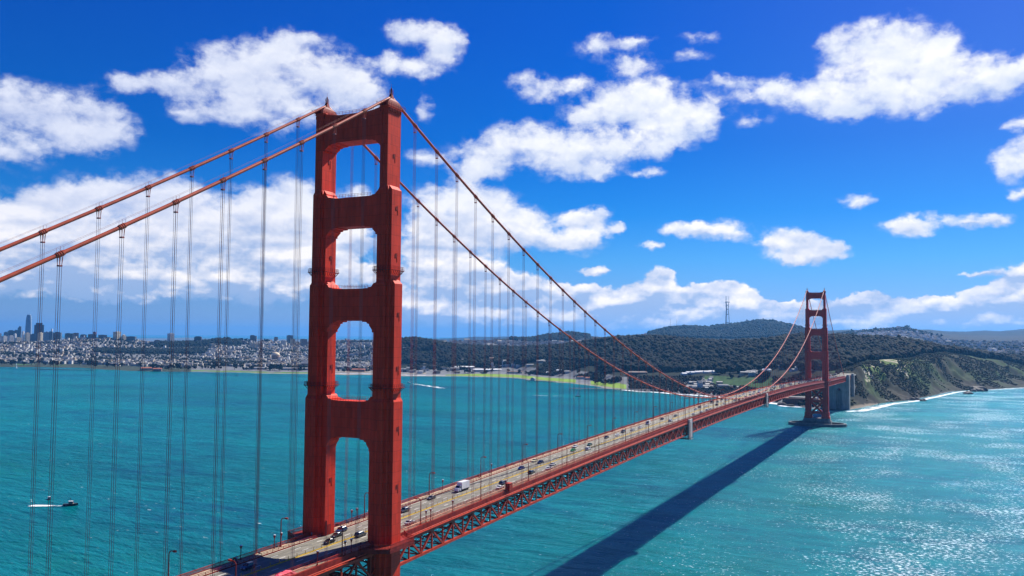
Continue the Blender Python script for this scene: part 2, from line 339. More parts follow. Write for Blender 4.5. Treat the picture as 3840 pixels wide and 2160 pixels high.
# ------------------------------------------------------------------ towers
def cross(a, b=None, c=None):
    q = [a] + [x for x in (b, c) if x]
    quarter = []
    for i, (hx, hy) in enumerate(q):
        if i: quarter.append((hx, q[i - 1][1]))
        quarter.append((hx, hy))
    pts = quarter + [(-x, y) for x, y in reversed(quarter)] + [(-x, -y) for x, y in quarter] + [(x, -y) for x, y in reversed(quarter)]
    return pts
SEC = [  # z0, z1, outlines of the leg, widest fin first
    (14.0, 122.6, ((4.75, 2.65), (3.2, 4.1), (1.95, 5.4))),
    (122.6, 162.0, ((4.2, 2.25), (2.8, 3.7), (1.75, 4.9))),
    (162.0, 193.9, ((2.95, 2.9), (2.0, 3.9), (1.4, 4.4))),
    (193.9, 221.8, ((1.55, 3.85),)),
]
def leg(x, y):
    m = MB()
    sx = 1 if x > 0 else -1
    tr = lambda P: [(x + px, y + py) for px, py in P]
    for i, (z0, z1, o) in enumerate(SEC):
        P = cross(*o); m.prism(tr(P), z0 if i == 0 else z0 - 0.6, z1)
        if i < 3:                                   # sloping caps on each setback
            nx = SEC[i + 1][2]
            for hx, hy in o:
                P = [(-hx, -hy), (hx, -hy), (hx, hy), (-hx, hy)]
                k = max(nx[0][0] - 0.05, 0.3) / hx if hx > nx[0][0] else 0.8
                k2 = 0.86
                m.prism(tr(P), z1 + 0.003 * hx, z1 + 1.5, tr([(px * min(k, .86), py * k2) for px, py in P]))
    # foot
    if y > 100:
        P = cross((5.6, 3.6), (4.2, 5.2), (2.8, 6.6)); m.prism(tr(P), 10, 22)
        P = cross((6.6, 5.0), (5.0, 7.0)); m.prism(tr(P), 6, 15)
    # cornice under the saddle
    m.prism(tr(cross((1.75, 4.1))), 221.8, 222.5)
    lg = m.build('tower_leg', TOWER, bridge)
    # slim vertical flutes on the faces
    for sg in (-1, 1):
        f = MB()
        for i, (z0, z1, o) in enumerate(SEC):
            cx, cy = o[-1]
            for k in (-.55, 0, .55): f.box(x + cx * k - .11, x + cx * k + .11, *sorted((y + sg * (cy + .005), y + sg * (cy + .14))), z0 + (2.2 if i else 0), z1 - .6)
        f.build('flute_groove', TOWER, lg)
    # saddle housing with its lantern
    h = MB()
    q = lambda a, b: tr([(-a, -b), (a, -b), (a, b), (-a, b)])
    h.prism(q(1.75, 4.5), 222.5, 223.4, q(1.7, 4.2)); h.prism(q(1.6, 4.1), 223.4, 224.6, q(1.35, 3.1))
    h.prism(q(1.3, 3.0), 224.6, 225.4, q(0.9, 1.4)); h.prism(q(0.7, 0.9), 225.4, 227.3, q(0.36, 0.4))
    h.build('saddle_housing', PAINT2, lg)
    b = MB()
    for k in range(8):
        t = k * math.pi / 4; p = (x + 0.65 * math.cos(t), y + 0.65 * math.sin(t)); t2 = t + math.pi / 4
        b.bar((*p, 227.4), (*p, 228.7), 0.05)
        for zz in (227.4, 228.05, 228.7): b.bar((*p, zz), (x + .65 * math.cos(t2), y + .65 * math.sin(t2), zz), 0.05)
    b.lathe([(0.3, 227.2), (0.26, 228.2), (0.22, 229.2), (0.05, 229.6)], 10, (x, y, 0)); b.bar((x, y, 229.4), (x, y, 230.8), 0.05)
    b.build('beacon_lantern', PAINT2, lg)
    # rail round the saddle
    r = MB()
    for zz in (222.9, 223.5):
        for s2 in (-1, 1):
            r.bar((x + s2 * 2.1, y - 5.8, zz), (x + s2 * 2.1, y + 5.8, zz), 0.08)
            r.bar((x - 2.1, y + s2 * 5.8, zz), (x + 2.1, y + s2 * 5.8, zz), 0.08)
    for k in range(9):
        for s2 in (-1, 1): r.bar((x + s2 * 2.1, y - 5.6 + 1.4 * k, 222.0), (x + s2 * 2.1, y - 5.6 + 1.4 * k, 223.5), 0.08)
    for k in range(8):                                # small brackets hanging under it
        r.box(x - 1.95, x + 1.95, y - 3.6 + k * 0.98, y - 3.35 + k * 0.98, 220.6, 221.7)
    r.build('saddle_railing', PAINT2, lg)
    # two maintenance walks round the leg
    for zc, i in ((167.2, 2), (127.8, 1)):
        hx, hy = SEC[i][2][0][0] + 0.9, SEC[i][2][-1][1] + 0.7
        a = MB()
        hx2, hy2 = SEC[i][2][-1][0] + 0.9, SEC[i][2][0][1] + 0.7
        P = [(hx, hy2), (hx2, hy2), (hx2, hy), (-hx2, hy), (-hx2, hy2), (-hx, hy2), (-hx, -hy2), (-hx2, -hy2), (-hx2, -hy), (hx2, -hy), (hx2, -hy2), (hx, -hy2)]
        for j in range(12):
            p, q2 = P[j], P[(j + 1) % 12]
            a.bar((x + p[0], y + p[1], zc - 0.6), (x + q2[0], y + q2[1], zc - 0.6), 0.75, 0.12)
            for zz in (zc + 0.05, zc + 0.55): a.bar((x + p[0], y + p[1], zz), (x + q2[0], y + q2[1], zz), 0.07)
            L = math.hypot(q2[0] - p[0], q2[1] - p[1]); nn = max(int(L / 1.1), 1)
            for t in range(nn):
                px, py = p[0] + (q2[0] - p[0]) * t / nn, p[1] + (q2[1] - p[1]) * t / nn
                a.bar((x + px, y + py, zc - 0.6), (x + px, y + py, zc + 0.55), 0.08)
                a.bar((x + px, y + py, zc - 0.7), (x + px * 0.78, y + py * 0.78, zc - 2.0), 0.16)
        a.build('maintenance_walk', PAINT2, lg)
    # doorway plate and conduit at road level on the roadside face
    d = MB(); zr = dz(y); s_ = -sx
    d.box(*sorted((x + s_ * 4.72, x + s_ * 4.84)), y - 0.9, y + 0.6, zr + 0.3, zr + 3.6)
    d.build('leg_door', PAINT2, lg)
    c = MB(); c.tube([(x + s_ * 4.95, y - 1.9, zr + 0.2), (x + s_ * 4.95, y - 1.9, zr + 5.2)], 0.28, 8)
    c.build('drain_pipe', PAINT, lg)
    # hatches and ladders on the outer fin
    if y < 100:
        for zc, i in ((205, 3), (187, 2), (171, 2), (151, 1), (133, 1), (113, 0), (94, 0)):
            fx = x + SEC[i][2][0][0]; hx = MB(); hx.box(fx + .01, fx + .12, y - .5, y + .3, zc, zc + 1.3); hx.build('leg_hatch', PAINT2, lg)
            hx = MB(); hx.box(fx + .01, fx + .1, y + .55, y + .61, zc - 1.6, zc + 1.5); hx.build('hatch_pipe', PAINT2, lg)
    # sidewalk balcony round the outside of the leg
    k = MB()
    P = [(x - sx * 0.7, y - 13), (x + sx * 2.4, y - 10), (x + sx * 7.3, y - 7.2), (x + sx * 7.3, y + 7.2), (x + sx * 2.4, y + 10), (x - sx * 0.7, y + 13)]
    if sx < 0: P = P[::-1]
    k.prism(P, zr - 1.5, zr - 0.9); k.prism([(px * 1.002, py) for px, py in P], zr - 0.88, zr - 0.1)
    bal = k.build('leg_balcony', PAINT2, lg)
    kr = MB()
    for a, b2 in zip(P[:-1], P[1:]):
        nn = max(int(math.hypot(b2[0] - a[0], b2[1] - a[1]) / 0.45), 1)
        for t in range(nn + 1):
            px, py = a[0] + (b2[0] - a[0]) * t / nn, a[1] + (b2[1] - a[1]) * t / nn
            kr.bar((px, py, zr - 0.1), (px, py, zr + 1.25), 0.1)
        kr.bar((*a, zr + 1.28), (*b2, zr + 1.28), 0.16); kr.bar((*a, zr + 0.1), (*b2, zr + 0.1), 0.16)
    kr.build('balcony_railing', PAINT2, lg)
    return lg

def strut(y, zb, zt, half, top_h, bot_h, sag, xe):
    """portal strut with stepped haunches below and small ones above"""
    hb = [(0.54, 0.0), (0.54, 0.42), (0.73, 0.55), (0.73, 1.0), (0.83, 1.2), (0.83, 1.7), (0.95, 3.3), (0.95, 4.1), (1.0, 4.2)]
    ht = [(0.50, 0.0), (0.78, 0.25), (0.78, 0.6), (0.9, 0.75), (0.95, 1.7), (1.0, 2.3)]
    low = [(xe * k, zb - d * bot_h) for k, d in hb]
    low = low + [(13.1, low[-1][1])]
    up = [(xe * k, zt + d * top_h + sag * (k - .5)) for k, d in ht]; up = up + [(13.1, up[-1][1])]
    poly = [(-a, b) for a, b in reversed(low)] + low + list(reversed(up)) + [(-a, b) for a, b in up]
    m = MB(); m.extrude_y(poly, y - half, y + half)
    s = m.build('portal_strut', TOWER, bridge)
    # handrail on top
    r = MB(); pts = [(-xe * 0.72, zt + 0.2), (xe * 0.72, zt + 0.2)]
    for yy in (y - half + 0.3, y + half - 0.3):
        for zz in (zt + 0.75, zt + 1.25): r.bar((-xe * 0.72, yy, zz), (xe * 0.72, yy, zz), 0.07)
        for k in range(13): r.bar((-xe * 0.72 + k * xe * 0.12, yy, zt), (-xe * 0.72 + k * xe * 0.12, yy, zt + 1.25), 0.07)
    r.build('strut_railing', PAINT2, s)
    # shallow vertical ribs on the faces
    for sgn in (-1, 1):
        f = MB(); yy = y + sgn * (half + 0.045)
        for k in range(-5, 6):
            f.box(k * xe / 6.2 - 0.14, k * xe / 6.2 + 0.14, yy - 0.05, yy + 0.05, zb + 0.9, zt - 0.8)
        f.build('face_rib', TOWER, s)
    return s
for ty in (0.0, 1280.2):
    for x in (-X0, X0): leg(x, ty)
    strut(ty, 211.6, 221.2, 3.45, 0.35, 0.62, 1.6, 12.2)
    strut(ty, 181.9, 192.0, 3.2, 0.7, 0.75, 0.0, 10.9)
    strut(ty, 149.6, 160.5, 3.0, 0.8, 0.95, 0.0, 9.9)
    strut(ty, 110.0, 122.3, 2.9, 0.8, 1.0, 0.0, 9.35)
    # below the roadway: two crossed panels and a low arch
    for za, zb in ((60.5, 41.0), (39.0, 20.0)):
        m = MB()
        for s in (-1, 1): m.bar((-s * 9.6, ty, za), (s * 9.6, ty, zb), 3.0, 2.4, up=(0, 1, 0))
        m.build('cross_brace', TOWER, bridge)
    for za in (61.5, 39.9):
        m = MB(); m.box(-13.0, 13.0, ty - 2.4, ty + 2.4, za - 1.5, za + 1.5); m.build('lower_strut', TOWER, bridge)
    m = MB(); xe = 9.3
    low = [(0, 19.5), (4.2, 19.5), (4.2, 18.9), (6.6, 18.4), (8.2, 16.4), (9.3, 14.2), (13.0, 14.2)]
    m.extrude_y([(-a, b) for a, b in reversed(low[1:])] + low + [(13.0, 23.0), (-13.0, 23.0)], ty - 2.4, ty + 2.4)
    m.build('base_portal', TOWER, bridge)
    # pier
    m = MB()
    q = lambda hx, hy, c: [(hx - c, -hy), (hx, -hy + c), (hx, hy - c), (hx - c, hy), (-hx + c, hy), (-hx, hy - c), (-hx, -hy + c), (-hx + c, -hy)]
    sh = lambda P: [(px, py + ty) for px, py in P]
    m.prism(sh(q(22.5, 11.5, 3)), -6, 8.5); m.prism(sh(q(21.5, 10.5, 3)), 8.5, 12.2, sh(q(20.6, 9.6, 3)))
    pier = m.build('tower_pier', CONCD, bridge)
    if ty > 100:
        m = MB(); n = 72
        for k in range(n):
            t, t2 = 2 * math.pi * k / n, 2 * math.pi * (k + 1) / n
            sq = lambda a: (math.copysign(abs(math.cos(a)) ** 0.85, math.cos(a)), math.copysign(abs(math.sin(a)) ** 0.85, math.sin(a)))
            (c1, s1), (c2, s2) = sq(t), sq(t2)
            A = [(46 * c1, 24.5 * s1), (46 * c2, 24.5 * s2), (42.4 * c2, 21.2 * s2), (42.4 * c1, 21.2 * s1)]
            m.prism([(a, b + ty) for a, b in A], -8, 4.6)
        m.build('pier_fender', CONCD, bridge)

# ------------------------------------------------------------------ main cables, bands and suspenders
ys = [-343 + k * (343 / 90) for k in range(91)] + [k * 1280.2 / 240 for k in range(1, 241)] + [1280.2 + k * 343 / 60 for k in range(1, 61)]
near = lambda y, x: math.hypot(y - CAM[1], x - CAM[0])
hangs = []
for x in (-X0, X0):
    m = MB(); m.tube([(x, y, cz(y)) for y in ys], 0.47, 10)
    cab = m.build('main_cable', CABLE, bridge, True)
    hr = MB()
    for o in (-0.55, 0.55): hr.tube([(x + o, y, cz(y) + 1.5) for y in ys[::2]], 0.022, 4)
    hr.build('hand_rope', ROPE, cab)
    for k in list(range(-21, 84)) + list(range(85, 106)):
        y = k * HANG
        if k in (0, 84) or abs(y - 1280.2) < 8: continue
        if -340 < y < 1618: hangs.append((near(y, x), x, y, cab))
band_far = {-1: MB(), 1: MB()}; cabs = {}
def band(m, x, y, full=True):
    d = Vector((0, 1, (cz(y + 1) - cz(y - 1)) / 2)).normalized(); p = Vector((x, y, cz(y)))
    m.tube([p - d * 1.05, p - d * 1.0, p + d * 1.0, p + d * 1.05], [0.48, 0.58, 0.58, 0.48], 10)
    if full:
        for o in (-0.55, 0.0, 0.55): m.tube([p + d * (o - 0.12), p + d * (o + 0.12)], 0.65, 10)
        for o in (-0.5, 0.5):
            m.bar(p + d * o + Vector((0.5, 0, 0.2)), p + d * o + Vector((0.55, 0, 1.55)), 0.035)
            m.bar(p + d * o + Vector((-0.5, 0, 0.2)), p + d * o + Vector((-0.55, 0, 1.55)), 0.035)
        for o in (-0.42, 0.42):
            m.bar(p + Vector((0.4, o, -0.4)), (x + 0.33, y + o * 0.55, p.z - 2.5), 0.1); m.bar(p + Vector((-0.4, o, -0.4)), (x - 0.33, y + o * 0.55, p.z - 2.5), 0.1)
def ropes(m, x, y, r, n):
    zt, zb = cz(y) - 0.45, dz(y) - 1.0
    if zt < zb + 0.3: return
    for ox in (-0.33, 0.33):
        for oy in (-0.26, 0.26): m.tube([(x + ox, y + oy, zb), (x + ox, y + oy, zt)], r, n)
    if zt - zb > 6: m.box(x - 0.45, x + 0.45, y - 0.36, y + 0.36, zt - 2.2, zt - 1.9)
hangs.sort(key=lambda h: h[0])
rest = MB()
for i, (d, x, y, cab) in enumerate(hangs):
    sgn = 1 if x > 0 else -1; cabs[sgn] = cab
    if i < 90:
        m = MB(); band(m, x, y); m.build('cable_band', CABLE, cab)
    else: band(band_far[sgn], x, y, d < 900)
    if i < 98:
        m = MB(); ropes(m, x, y, 0.042, 5)
        if m.v: m.build('suspender', ROPE, bridge)
    else: ropes(rest, x, y, 0.05, 4)
for sgn in (-1, 1): tag(band_far[sgn].build('cable_band', CABLE, cabs[sgn]), kind='stuff')
tag(rest.build('suspender', ROPE, bridge), kind='stuff')

# ------------------------------------------------------------------ deck
YS = np.arange(-44, 217) * 7.62; YS = YS[(YS > -343) & (YS < 1640)]
def strip(x0, x1, t0, t1, name, m, parent, y0=-343, y1=1640):
    """slab swept along the deck line between x0..x1, from t0 to t1 above the road surface"""
    mb = MB(); yy = [y for y in YS if y0 <= y <= y1]; vs = []
    for y in yy:
        z = dz(y); vs += [(x0, y, z + t0), (x1, y, z + t0), (x1, y, z + t1), (x0, y, z + t1)]
    fs = [(3, 2, 1, 0)]
    for i in range(len(yy) - 1):
        a, b = i * 4, i * 4 + 4
        fs += [(a, a + 1, b + 1, b), (a + 1, a + 2, b + 2, b + 1), (a + 2, a + 3, b + 3, b + 2), (a + 3, a, b, b + 3)]
    n = len(yy) * 4; fs += [(n - 4, n - 3, n - 2, n - 1)]
    mb.add(vs, fs); return mb.build(name, m, parent) if name else mb
road = strip(-9.45, 9.45, -0.6, 0, 'roadway', ROADM, bridge)
LANES = (-6.3, -3.25, 3.75, 6.55)
mk = MB()
y = -340.0
while y < 1630:
    for lx in LANES:
        mk.box(lx - 0.13, lx + 0.13, y, y + 3.0, 0, 0.004)
        for q in range(8): vx = mk.v[-8 + q]; mk.v[-8 + q] = (vx[0], vx[1], vx[2] + dz(vx[1]) + 0.006)
    y += 11.0
mk.build('lane_marking', WHITEP, road)
strip(-9.25, -9.1, 0.004, 0.008, 'edge_line', WHITEP, road); strip(9.1, 9.25, 0.004, 0.008, 'edge_line', WHITEP, road)
strip(0.2, 0.42, 0.004, 0.008, 'centre_line', YELLOW, road); strip(0.62, 0.84, 0.004, 0.008, 'centre_line', YELLOW, road)
strip(0.45, 0.59, 0.01, 0.3, 'centre_kerb', YELLOW, road)
po = MB(); y = -340.0
while y < 1000:
    po.lathe([(0.13, 0), (0.1, 0.1), (0.09, 0.95), (0.02, 1.0)], 6, (0.52, y, dz(y) + 0.3)); y += 4.0 if y < 400 else 8.0
po.build('lane_divider', YELLOW, road)
for s in (-1, 1):
    a, b = sorted((s * 9.75, s * 13.05))
    wk = strip(a, b, -0.5, 0.22, 'sidewalk', WALKM, bridge)
    a, b = sorted((s * 9.46, s * 9.74)); strip(a, b, -0.5, 0.34, 'kerb', PAINT2, wk)
    rr = MB()
    for zz, hh in ((0.62, 0.14), (1.02, 0.12)):
        t = strip(s * 9.6 - 0.06, s * 9.6 + 0.06, zz, zz + hh, None, None, None); rr.add(t.v, t.f)
    for y in np.arange(-340, 1600, 2.54): rr.box(s * 9.6 - 0.05, s * 9.6 + 0.05, y - 0.06, y + 0.06, dz(y) + 0.34, dz(y) + 1.1)
    rr.build('kerb_railing', PAINT2, wk)
    ra = MB()
    for zz, hh in ((0.3, 0.1), (1.28, 0.14)):
        t = strip(s * 12.98 - 0.09, s * 12.98 + 0.09, zz, zz + hh, None, None, None); ra.add(t.v, t.f)
    for y in np.arange(-342, 1620, 0.42 if True else 1):
        wdt = 0.075 if y < 700 else 0.1
        z = dz(y); ra.add([(s * 12.98 - .04, y - wdt, z + .22), (s * 12.98 + .04, y - wdt, z + .22), (s * 12.98 + .04, y + wdt, z + .22), (s * 12.98 - .04, y + wdt, z + .22),
                           (s * 12.98 - .04, y - wdt, z + 1.3), (s * 12.98 + .04, y - wdt, z + 1.3), (s * 12.98 + .04, y + wdt, z + 1.3), (s * 12.98 - .04, y + wdt, z + 1.3)],
                          [(0, 1, 5, 4), (1, 2, 6, 5), (2, 3, 7, 6), (3, 0, 4, 7)])
    ra.build('picket_railing', PAINT, bridge)
    a, b = sorted((s * 13.06, s * 13.4)); strip(a, b, -1.9, 0.3, 'fascia_girder', PAINT2, bridge)
    u = MB(); u.tube([(s * 14.55, y, dz(y) - 1.15) for y in YS], 0.22, 8); 
    for y in YS[::2]: u.bar((s * 13.4, y, dz(y) - 1.2), (s * 14.6, y, dz(y) - 1.42), 0.2)
    u.build('service_pipe', PAINT, bridge)
    # stiffening truss
    a, b = sorted((s * X0 - 0.48, s * X0 + 0.48))
    tw = strip(a, b, -2.9, -1.95, 'top_chord', PAINT, bridge); strip(a, b, -10.3, -9.4, 'bottom_chord', PAINT, bridge)
    wb = MB()
    for i, y in enumerate(YS):
        z = dz(y)
        wb.bar((s * X0, y, z - 2.9), (s * X0, y, z - 9.4), 0.5)
        if i % 2 == 0: wb.box(s * X0 - 0.3, s * X0 + 0.3, y - 1.0, y + 1.0, z - 3.8, z - 2.88)
        else: wb.box(s * X0 - 0.3, s * X0 + 0.3, y - 0.8, y + 0.8, z - 9.42, z - 8.7)
        if i + 1 < len(YS):
            y2 = YS[i + 1]; z2 = dz(y2)
            if i % 2 == 0: wb.bar((s * X0, y, z - 2.9), (s * X0, y2, z2 - 9.4), 0.62)
            else: wb.bar((s * X0, y, z - 9.4), (s * X0, y2, z2 - 2.9), 0.62)
    wb.build('truss_lattice', PAINT, bridge)
fb = MB(); lb = MB()
for i, y in enumerate(YS):
    z = dz(y); fb.box(-13.2, 13.2, y - 0.2, y + 0.2, z - 4.0, z - 0.62)
    lb.bar((-13.3, y, z - 9.8), (13.3, y, z - 9.8), 0.4)
    if i + 1 < len(YS):
        y2 = YS[i + 1]; z2 = dz(y2); sg = 1 if i % 2 else -1
        lb.bar((-13.3 * sg, y, z - 9.8), (0, y2, z2 - 9.8), 0.35); lb.bar((13.3 * sg, y, z - 9.8), (0, y2, z2 - 9.8), 0.35)
        if i % 2 == 0:
            for s in (-1, 1): lb.bar((s * 13.2, y, z - 4.0), (s * 5, y, z - 9.7), 0.9, .4); lb.bar((0, y, z - 4.0), (s * 5, y, z - 9.7), 0.9, .4)
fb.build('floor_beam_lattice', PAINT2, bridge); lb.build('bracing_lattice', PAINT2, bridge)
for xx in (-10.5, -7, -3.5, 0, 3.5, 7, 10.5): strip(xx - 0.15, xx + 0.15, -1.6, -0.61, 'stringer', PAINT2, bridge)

# ------------------------------------------------------------------ south end: pylons and the brick fort below
def pylon(y0, y1, zl, label, arch):
    t = thing('bridge_pylon', label, 'pylon', (0, (y0 + y1) / 2, 0), group=None)
    h = (y1 - y0) / 2
    m = MB()
    if arch:                                          # wall under the road with a tall recess
        m.box(-19.5, -5.5, -h, h, -5, zl - 10.6); m.box(5.5, 18.6, -h, h, -5, zl - 10.6)
        n = 10; P = [(-5.5, zl - 10.6), (-5.5, 38)] + [(-5.5 * math.cos(k * math.pi / n), 38 + 6 * math.sin(k * math.pi / n)) for k in range(1, n)] + [(5.5, 38), (5.5, zl - 10.6)]
        m.extrude_y(P, -h, h); m.box(-5.5, 5.5, -h + 6, h, -5, 38)
    else:
        m.box(-19.5, 18.6, -h, h, -5, zl - 24)
    m.build('pylon_wall', CONC, t)
    for s in (-1, 1):
        c = MB()
        a, b = sorted((s * 14.6, s * 19.9))
        c.box(a, b, -h - 1.2, h + 1.2, -5, zl + 0.5); c.box(a + 0.4, b - 0.4, -h - 0.6, h + 0.6, zl + 0.5, zl + 3.2)
        sf = c.build('pylon_shaft', CONC, t)
        c = MB()
        for k in range(3):
            c.box(*sorted((s * 19.92, s * 20.2)), -h + 0.5 + k * (2 * h - 1) / 3 + 0.5, -h + 0.5 + (k + 1) * (2 * h - 1) / 3 - 0.5, 2, zl - 1.5)
        c.build('shaft_pilaster', CONC, sf)
    return t
pylon(1640, 1660, dz(1640), 'tall grey concrete pylon with arched recess standing in the surf under the road', True)
pylon(1752, 1772, 66.0, 'second concrete pylon with two shafts behind the arched one', False)
t = thing('approach_span', 'steel arch carrying the road between the two concrete pylons', 'bridge span', (0, 1706, 0))
m = MB()
for s in (-1, 1):
    pr = None
    for k in range(15):
        yy = -45 + k * 90 / 14; zz = 30 + 24 * (1 - (yy / 45) ** 2); p = (s * 9, yy, zz)
        if pr: m.bar(pr, p, 1.6, 2.2)
        m.bar(p, (s * 9, yy, 58), 0.6); pr = p
m.build('arch_rib', PAINT2, t)
m = MB(); m.box(-14, 14, -46, 46, 57, 65.6); m.build('span_deck', PAINT2, t)
m = MB(); m.box(-13.2, 13.2, -46, 130, 65.7, 66.6); m.build('span_roadway', ROADM, t)
t = thing('bridge_anchorage', 'pale concrete anchorage block with battered buttresses on the beach', 'anchorage', (0, 1845, 0))
m = MB(); m.prism([(-17, -62), (17, -62), (17, 60), (-17, 60)], 4, 52, [(-15, -60), (15, -60), (15, 60), (-15, 60)]); m.build('anchor_block', CONC, t)
for yy in (-52, -10, 34):
    m = MB(); m.prism([(15.5, yy - 7), (22, yy - 7), (22, yy + 7), (15.5, yy + 7)], 3, 45, [(15.5, yy - 5), (18.5, yy - 5), (18.5, yy + 5), (15.5, yy + 5)])
    m.build('buttress', CONC, t)
m = MB(); m.box(-13.2, 13.2, -60, 300, 52.2, 62.6); m.build('approach_deck', CONC, t)
t = thing('brick_fort', 'old brick fort with two rows of gun ports below the south end of the bridge', 'fort', (-78, 1722, 0))
m = MB(); P = [(-38, -22), (34, -30), (40, 20), (0, 34), (-40, 24)]
m.prism(P, 1, 15.5); m.build('fort_wall', BRICK, t)
m = MB()
for k in range(14):
    for zz in (5, 10):
        xx = -34 + k * 5; yb = -22.4 - 8 * (xx + 38) / 72
        m.box(xx - 0.9, xx + 0.9, yb - 0.35, yb - 0.05, zz - 1, zz + 1.2)
m.build('gun_port_pattern', DARKG, t)
m = MB(); m.prism([(a * 0.8, b * 0.75) for a, b in P], 15.6, 17.5); m.build('fort_roof', CONCD, t)
m = MB(); m.lathe([(1.6, 15.6), (1.2, 19), (1.5, 19.3), (1.3, 21), (0.1, 22)], 10, (30, -20, 0)); m.build('fort_lighthouse', WHITE, t)

# ------------------------------------------------------------------ street lamps
def make_lamp():
    t = thing('street_lamp', 'x', 'street lamp')
    m = MB(); m.lathe([(0.36, 0), (0.36, 0.5), (0.24, 0.6), (0.22, 1.4)], 8); m.build('lamp_base', PAINT2, t)
    m = MB(); pts = [(0, 0, 1.3), (0, 0, 8.1)] + [(1.1 - 1.1 * math.cos(a), 0, 8.1 + 1.1 * math.sin(a)) for a in (.4, .8, 1.2, 1.57)] + [(1.9, 0, 9.2)]
    m.tube(pts, [0.19, 0.15, 0.14, 0.13, 0.13, 0.12, 0.11], 8); m.build('lamp_pole', PAINT2, t)
    m = MB(); m.prism([(1.6, -0.3), (2.7, -0.34), (2.9, 0), (2.7, 0.34), (1.6, 0.3)], 9.0, 9.45, [(1.7, -0.2), (2.6, -0.22), (2.7, 0), (2.6, 0.22), (1.7, 0.2)])
    m.build('lamp_head', PAINT, t)
    m = MB(); m.box(1.8, 2.7, -0.2, 0.2, 8.93, 8.998); m.build('lamp_lens', HEADL, t)
    return t
def make_post():
    t = thing('walkway_light', 'x', 'walkway light')
    m = MB(); m.lathe([(0.25, 0), (0.25, 0.4), (0.13, 0.5), (0.12, 3.1)], 8); m.build('light_post', PAINT2, t)
    m = MB(); m.lathe([(0.16, 3.1), (0.42, 4.0), (0.45, 4.15)], 8); m.build('light_shade', PAINT2, t)
    m = MB(); m.lathe([(0.42, 4.16), (0.36, 4.35), (0.1, 4.45)], 8); m.build('light_cap', HEADL, t)
    return t
ORD = ['first', 'second', 'third', 'fourth', 'fifth', 'sixth', 'seventh', 'eighth', 'ninth', 'tenth', 'eleventh', 'twelfth', 'thirteenth', 'fourteenth',
       'fifteenth', 'sixteenth', 'seventeenth', 'eighteenth', 'nineteenth', 'twentieth', 'twenty-first', 'twenty-second', 'twenty-third', 'twenty-fourth',
       'twenty-fifth', 'twenty-sixth', 'twenty-seventh', 'twenty-eighth', 'twenty-ninth', 'thirtieth']
lamp0 = make_lamp(); learn(lamp0); first = True
for s, side in ((1, 'ocean'), (-1, 'bay')):
    for k in range(-2, 34):
        y = 24.9 + 45.72 * k
        if abs(y - 1280) < 12: continue
        o = lamp0 if first else copy_tree(lamp0); first = False
        o.location = (s * 12.3, y, dz(y) + 0.22); o.rotation_euler = (0, 0, math.pi if s > 0 else 0)
        if k < 0: lb = 'curved arm street lamp on the %s side railing, %s one before the near tower' % (side, ORD[-k - 1])
        elif y < 1280: lb = 'curved arm street lamp on the %s side railing, %s one beyond the near tower' % (side, ORD[k])
        else: lb = 'curved arm street lamp on the %s side railing, %s one beyond the far tower' % (side, ORD[k - 28])
        tag(o, lb, group='street lamps along the bridge')
post0 = make_post(); learn(post0); first = True
for s, side, L in ((1, 'ocean', (-33.0, -19.6, -16.4, 28.2, 31.4, 47.5, 93.0)), (-1, 'bay', (-38.5, -23.6, -20.4, 17.4, 20.6, 36.5, 82.0, 127.5))):
    for i, y in enumerate(L):
        o = post0 if first else copy_tree(post0); first = False
        o.location = (s * 12.5, y, dz(y) + 0.22)
        where = 'before' if y < 0 else 'beyond'
        n = ORD[sum(1 for q in L if (q < 0) == (y < 0) and abs(q) < abs(y))]
        tag(o, 'short trumpet shaped walkway light on the %s side, %s one %s the near tower' % (side, n, where), group='trumpet shaped walkway lights')

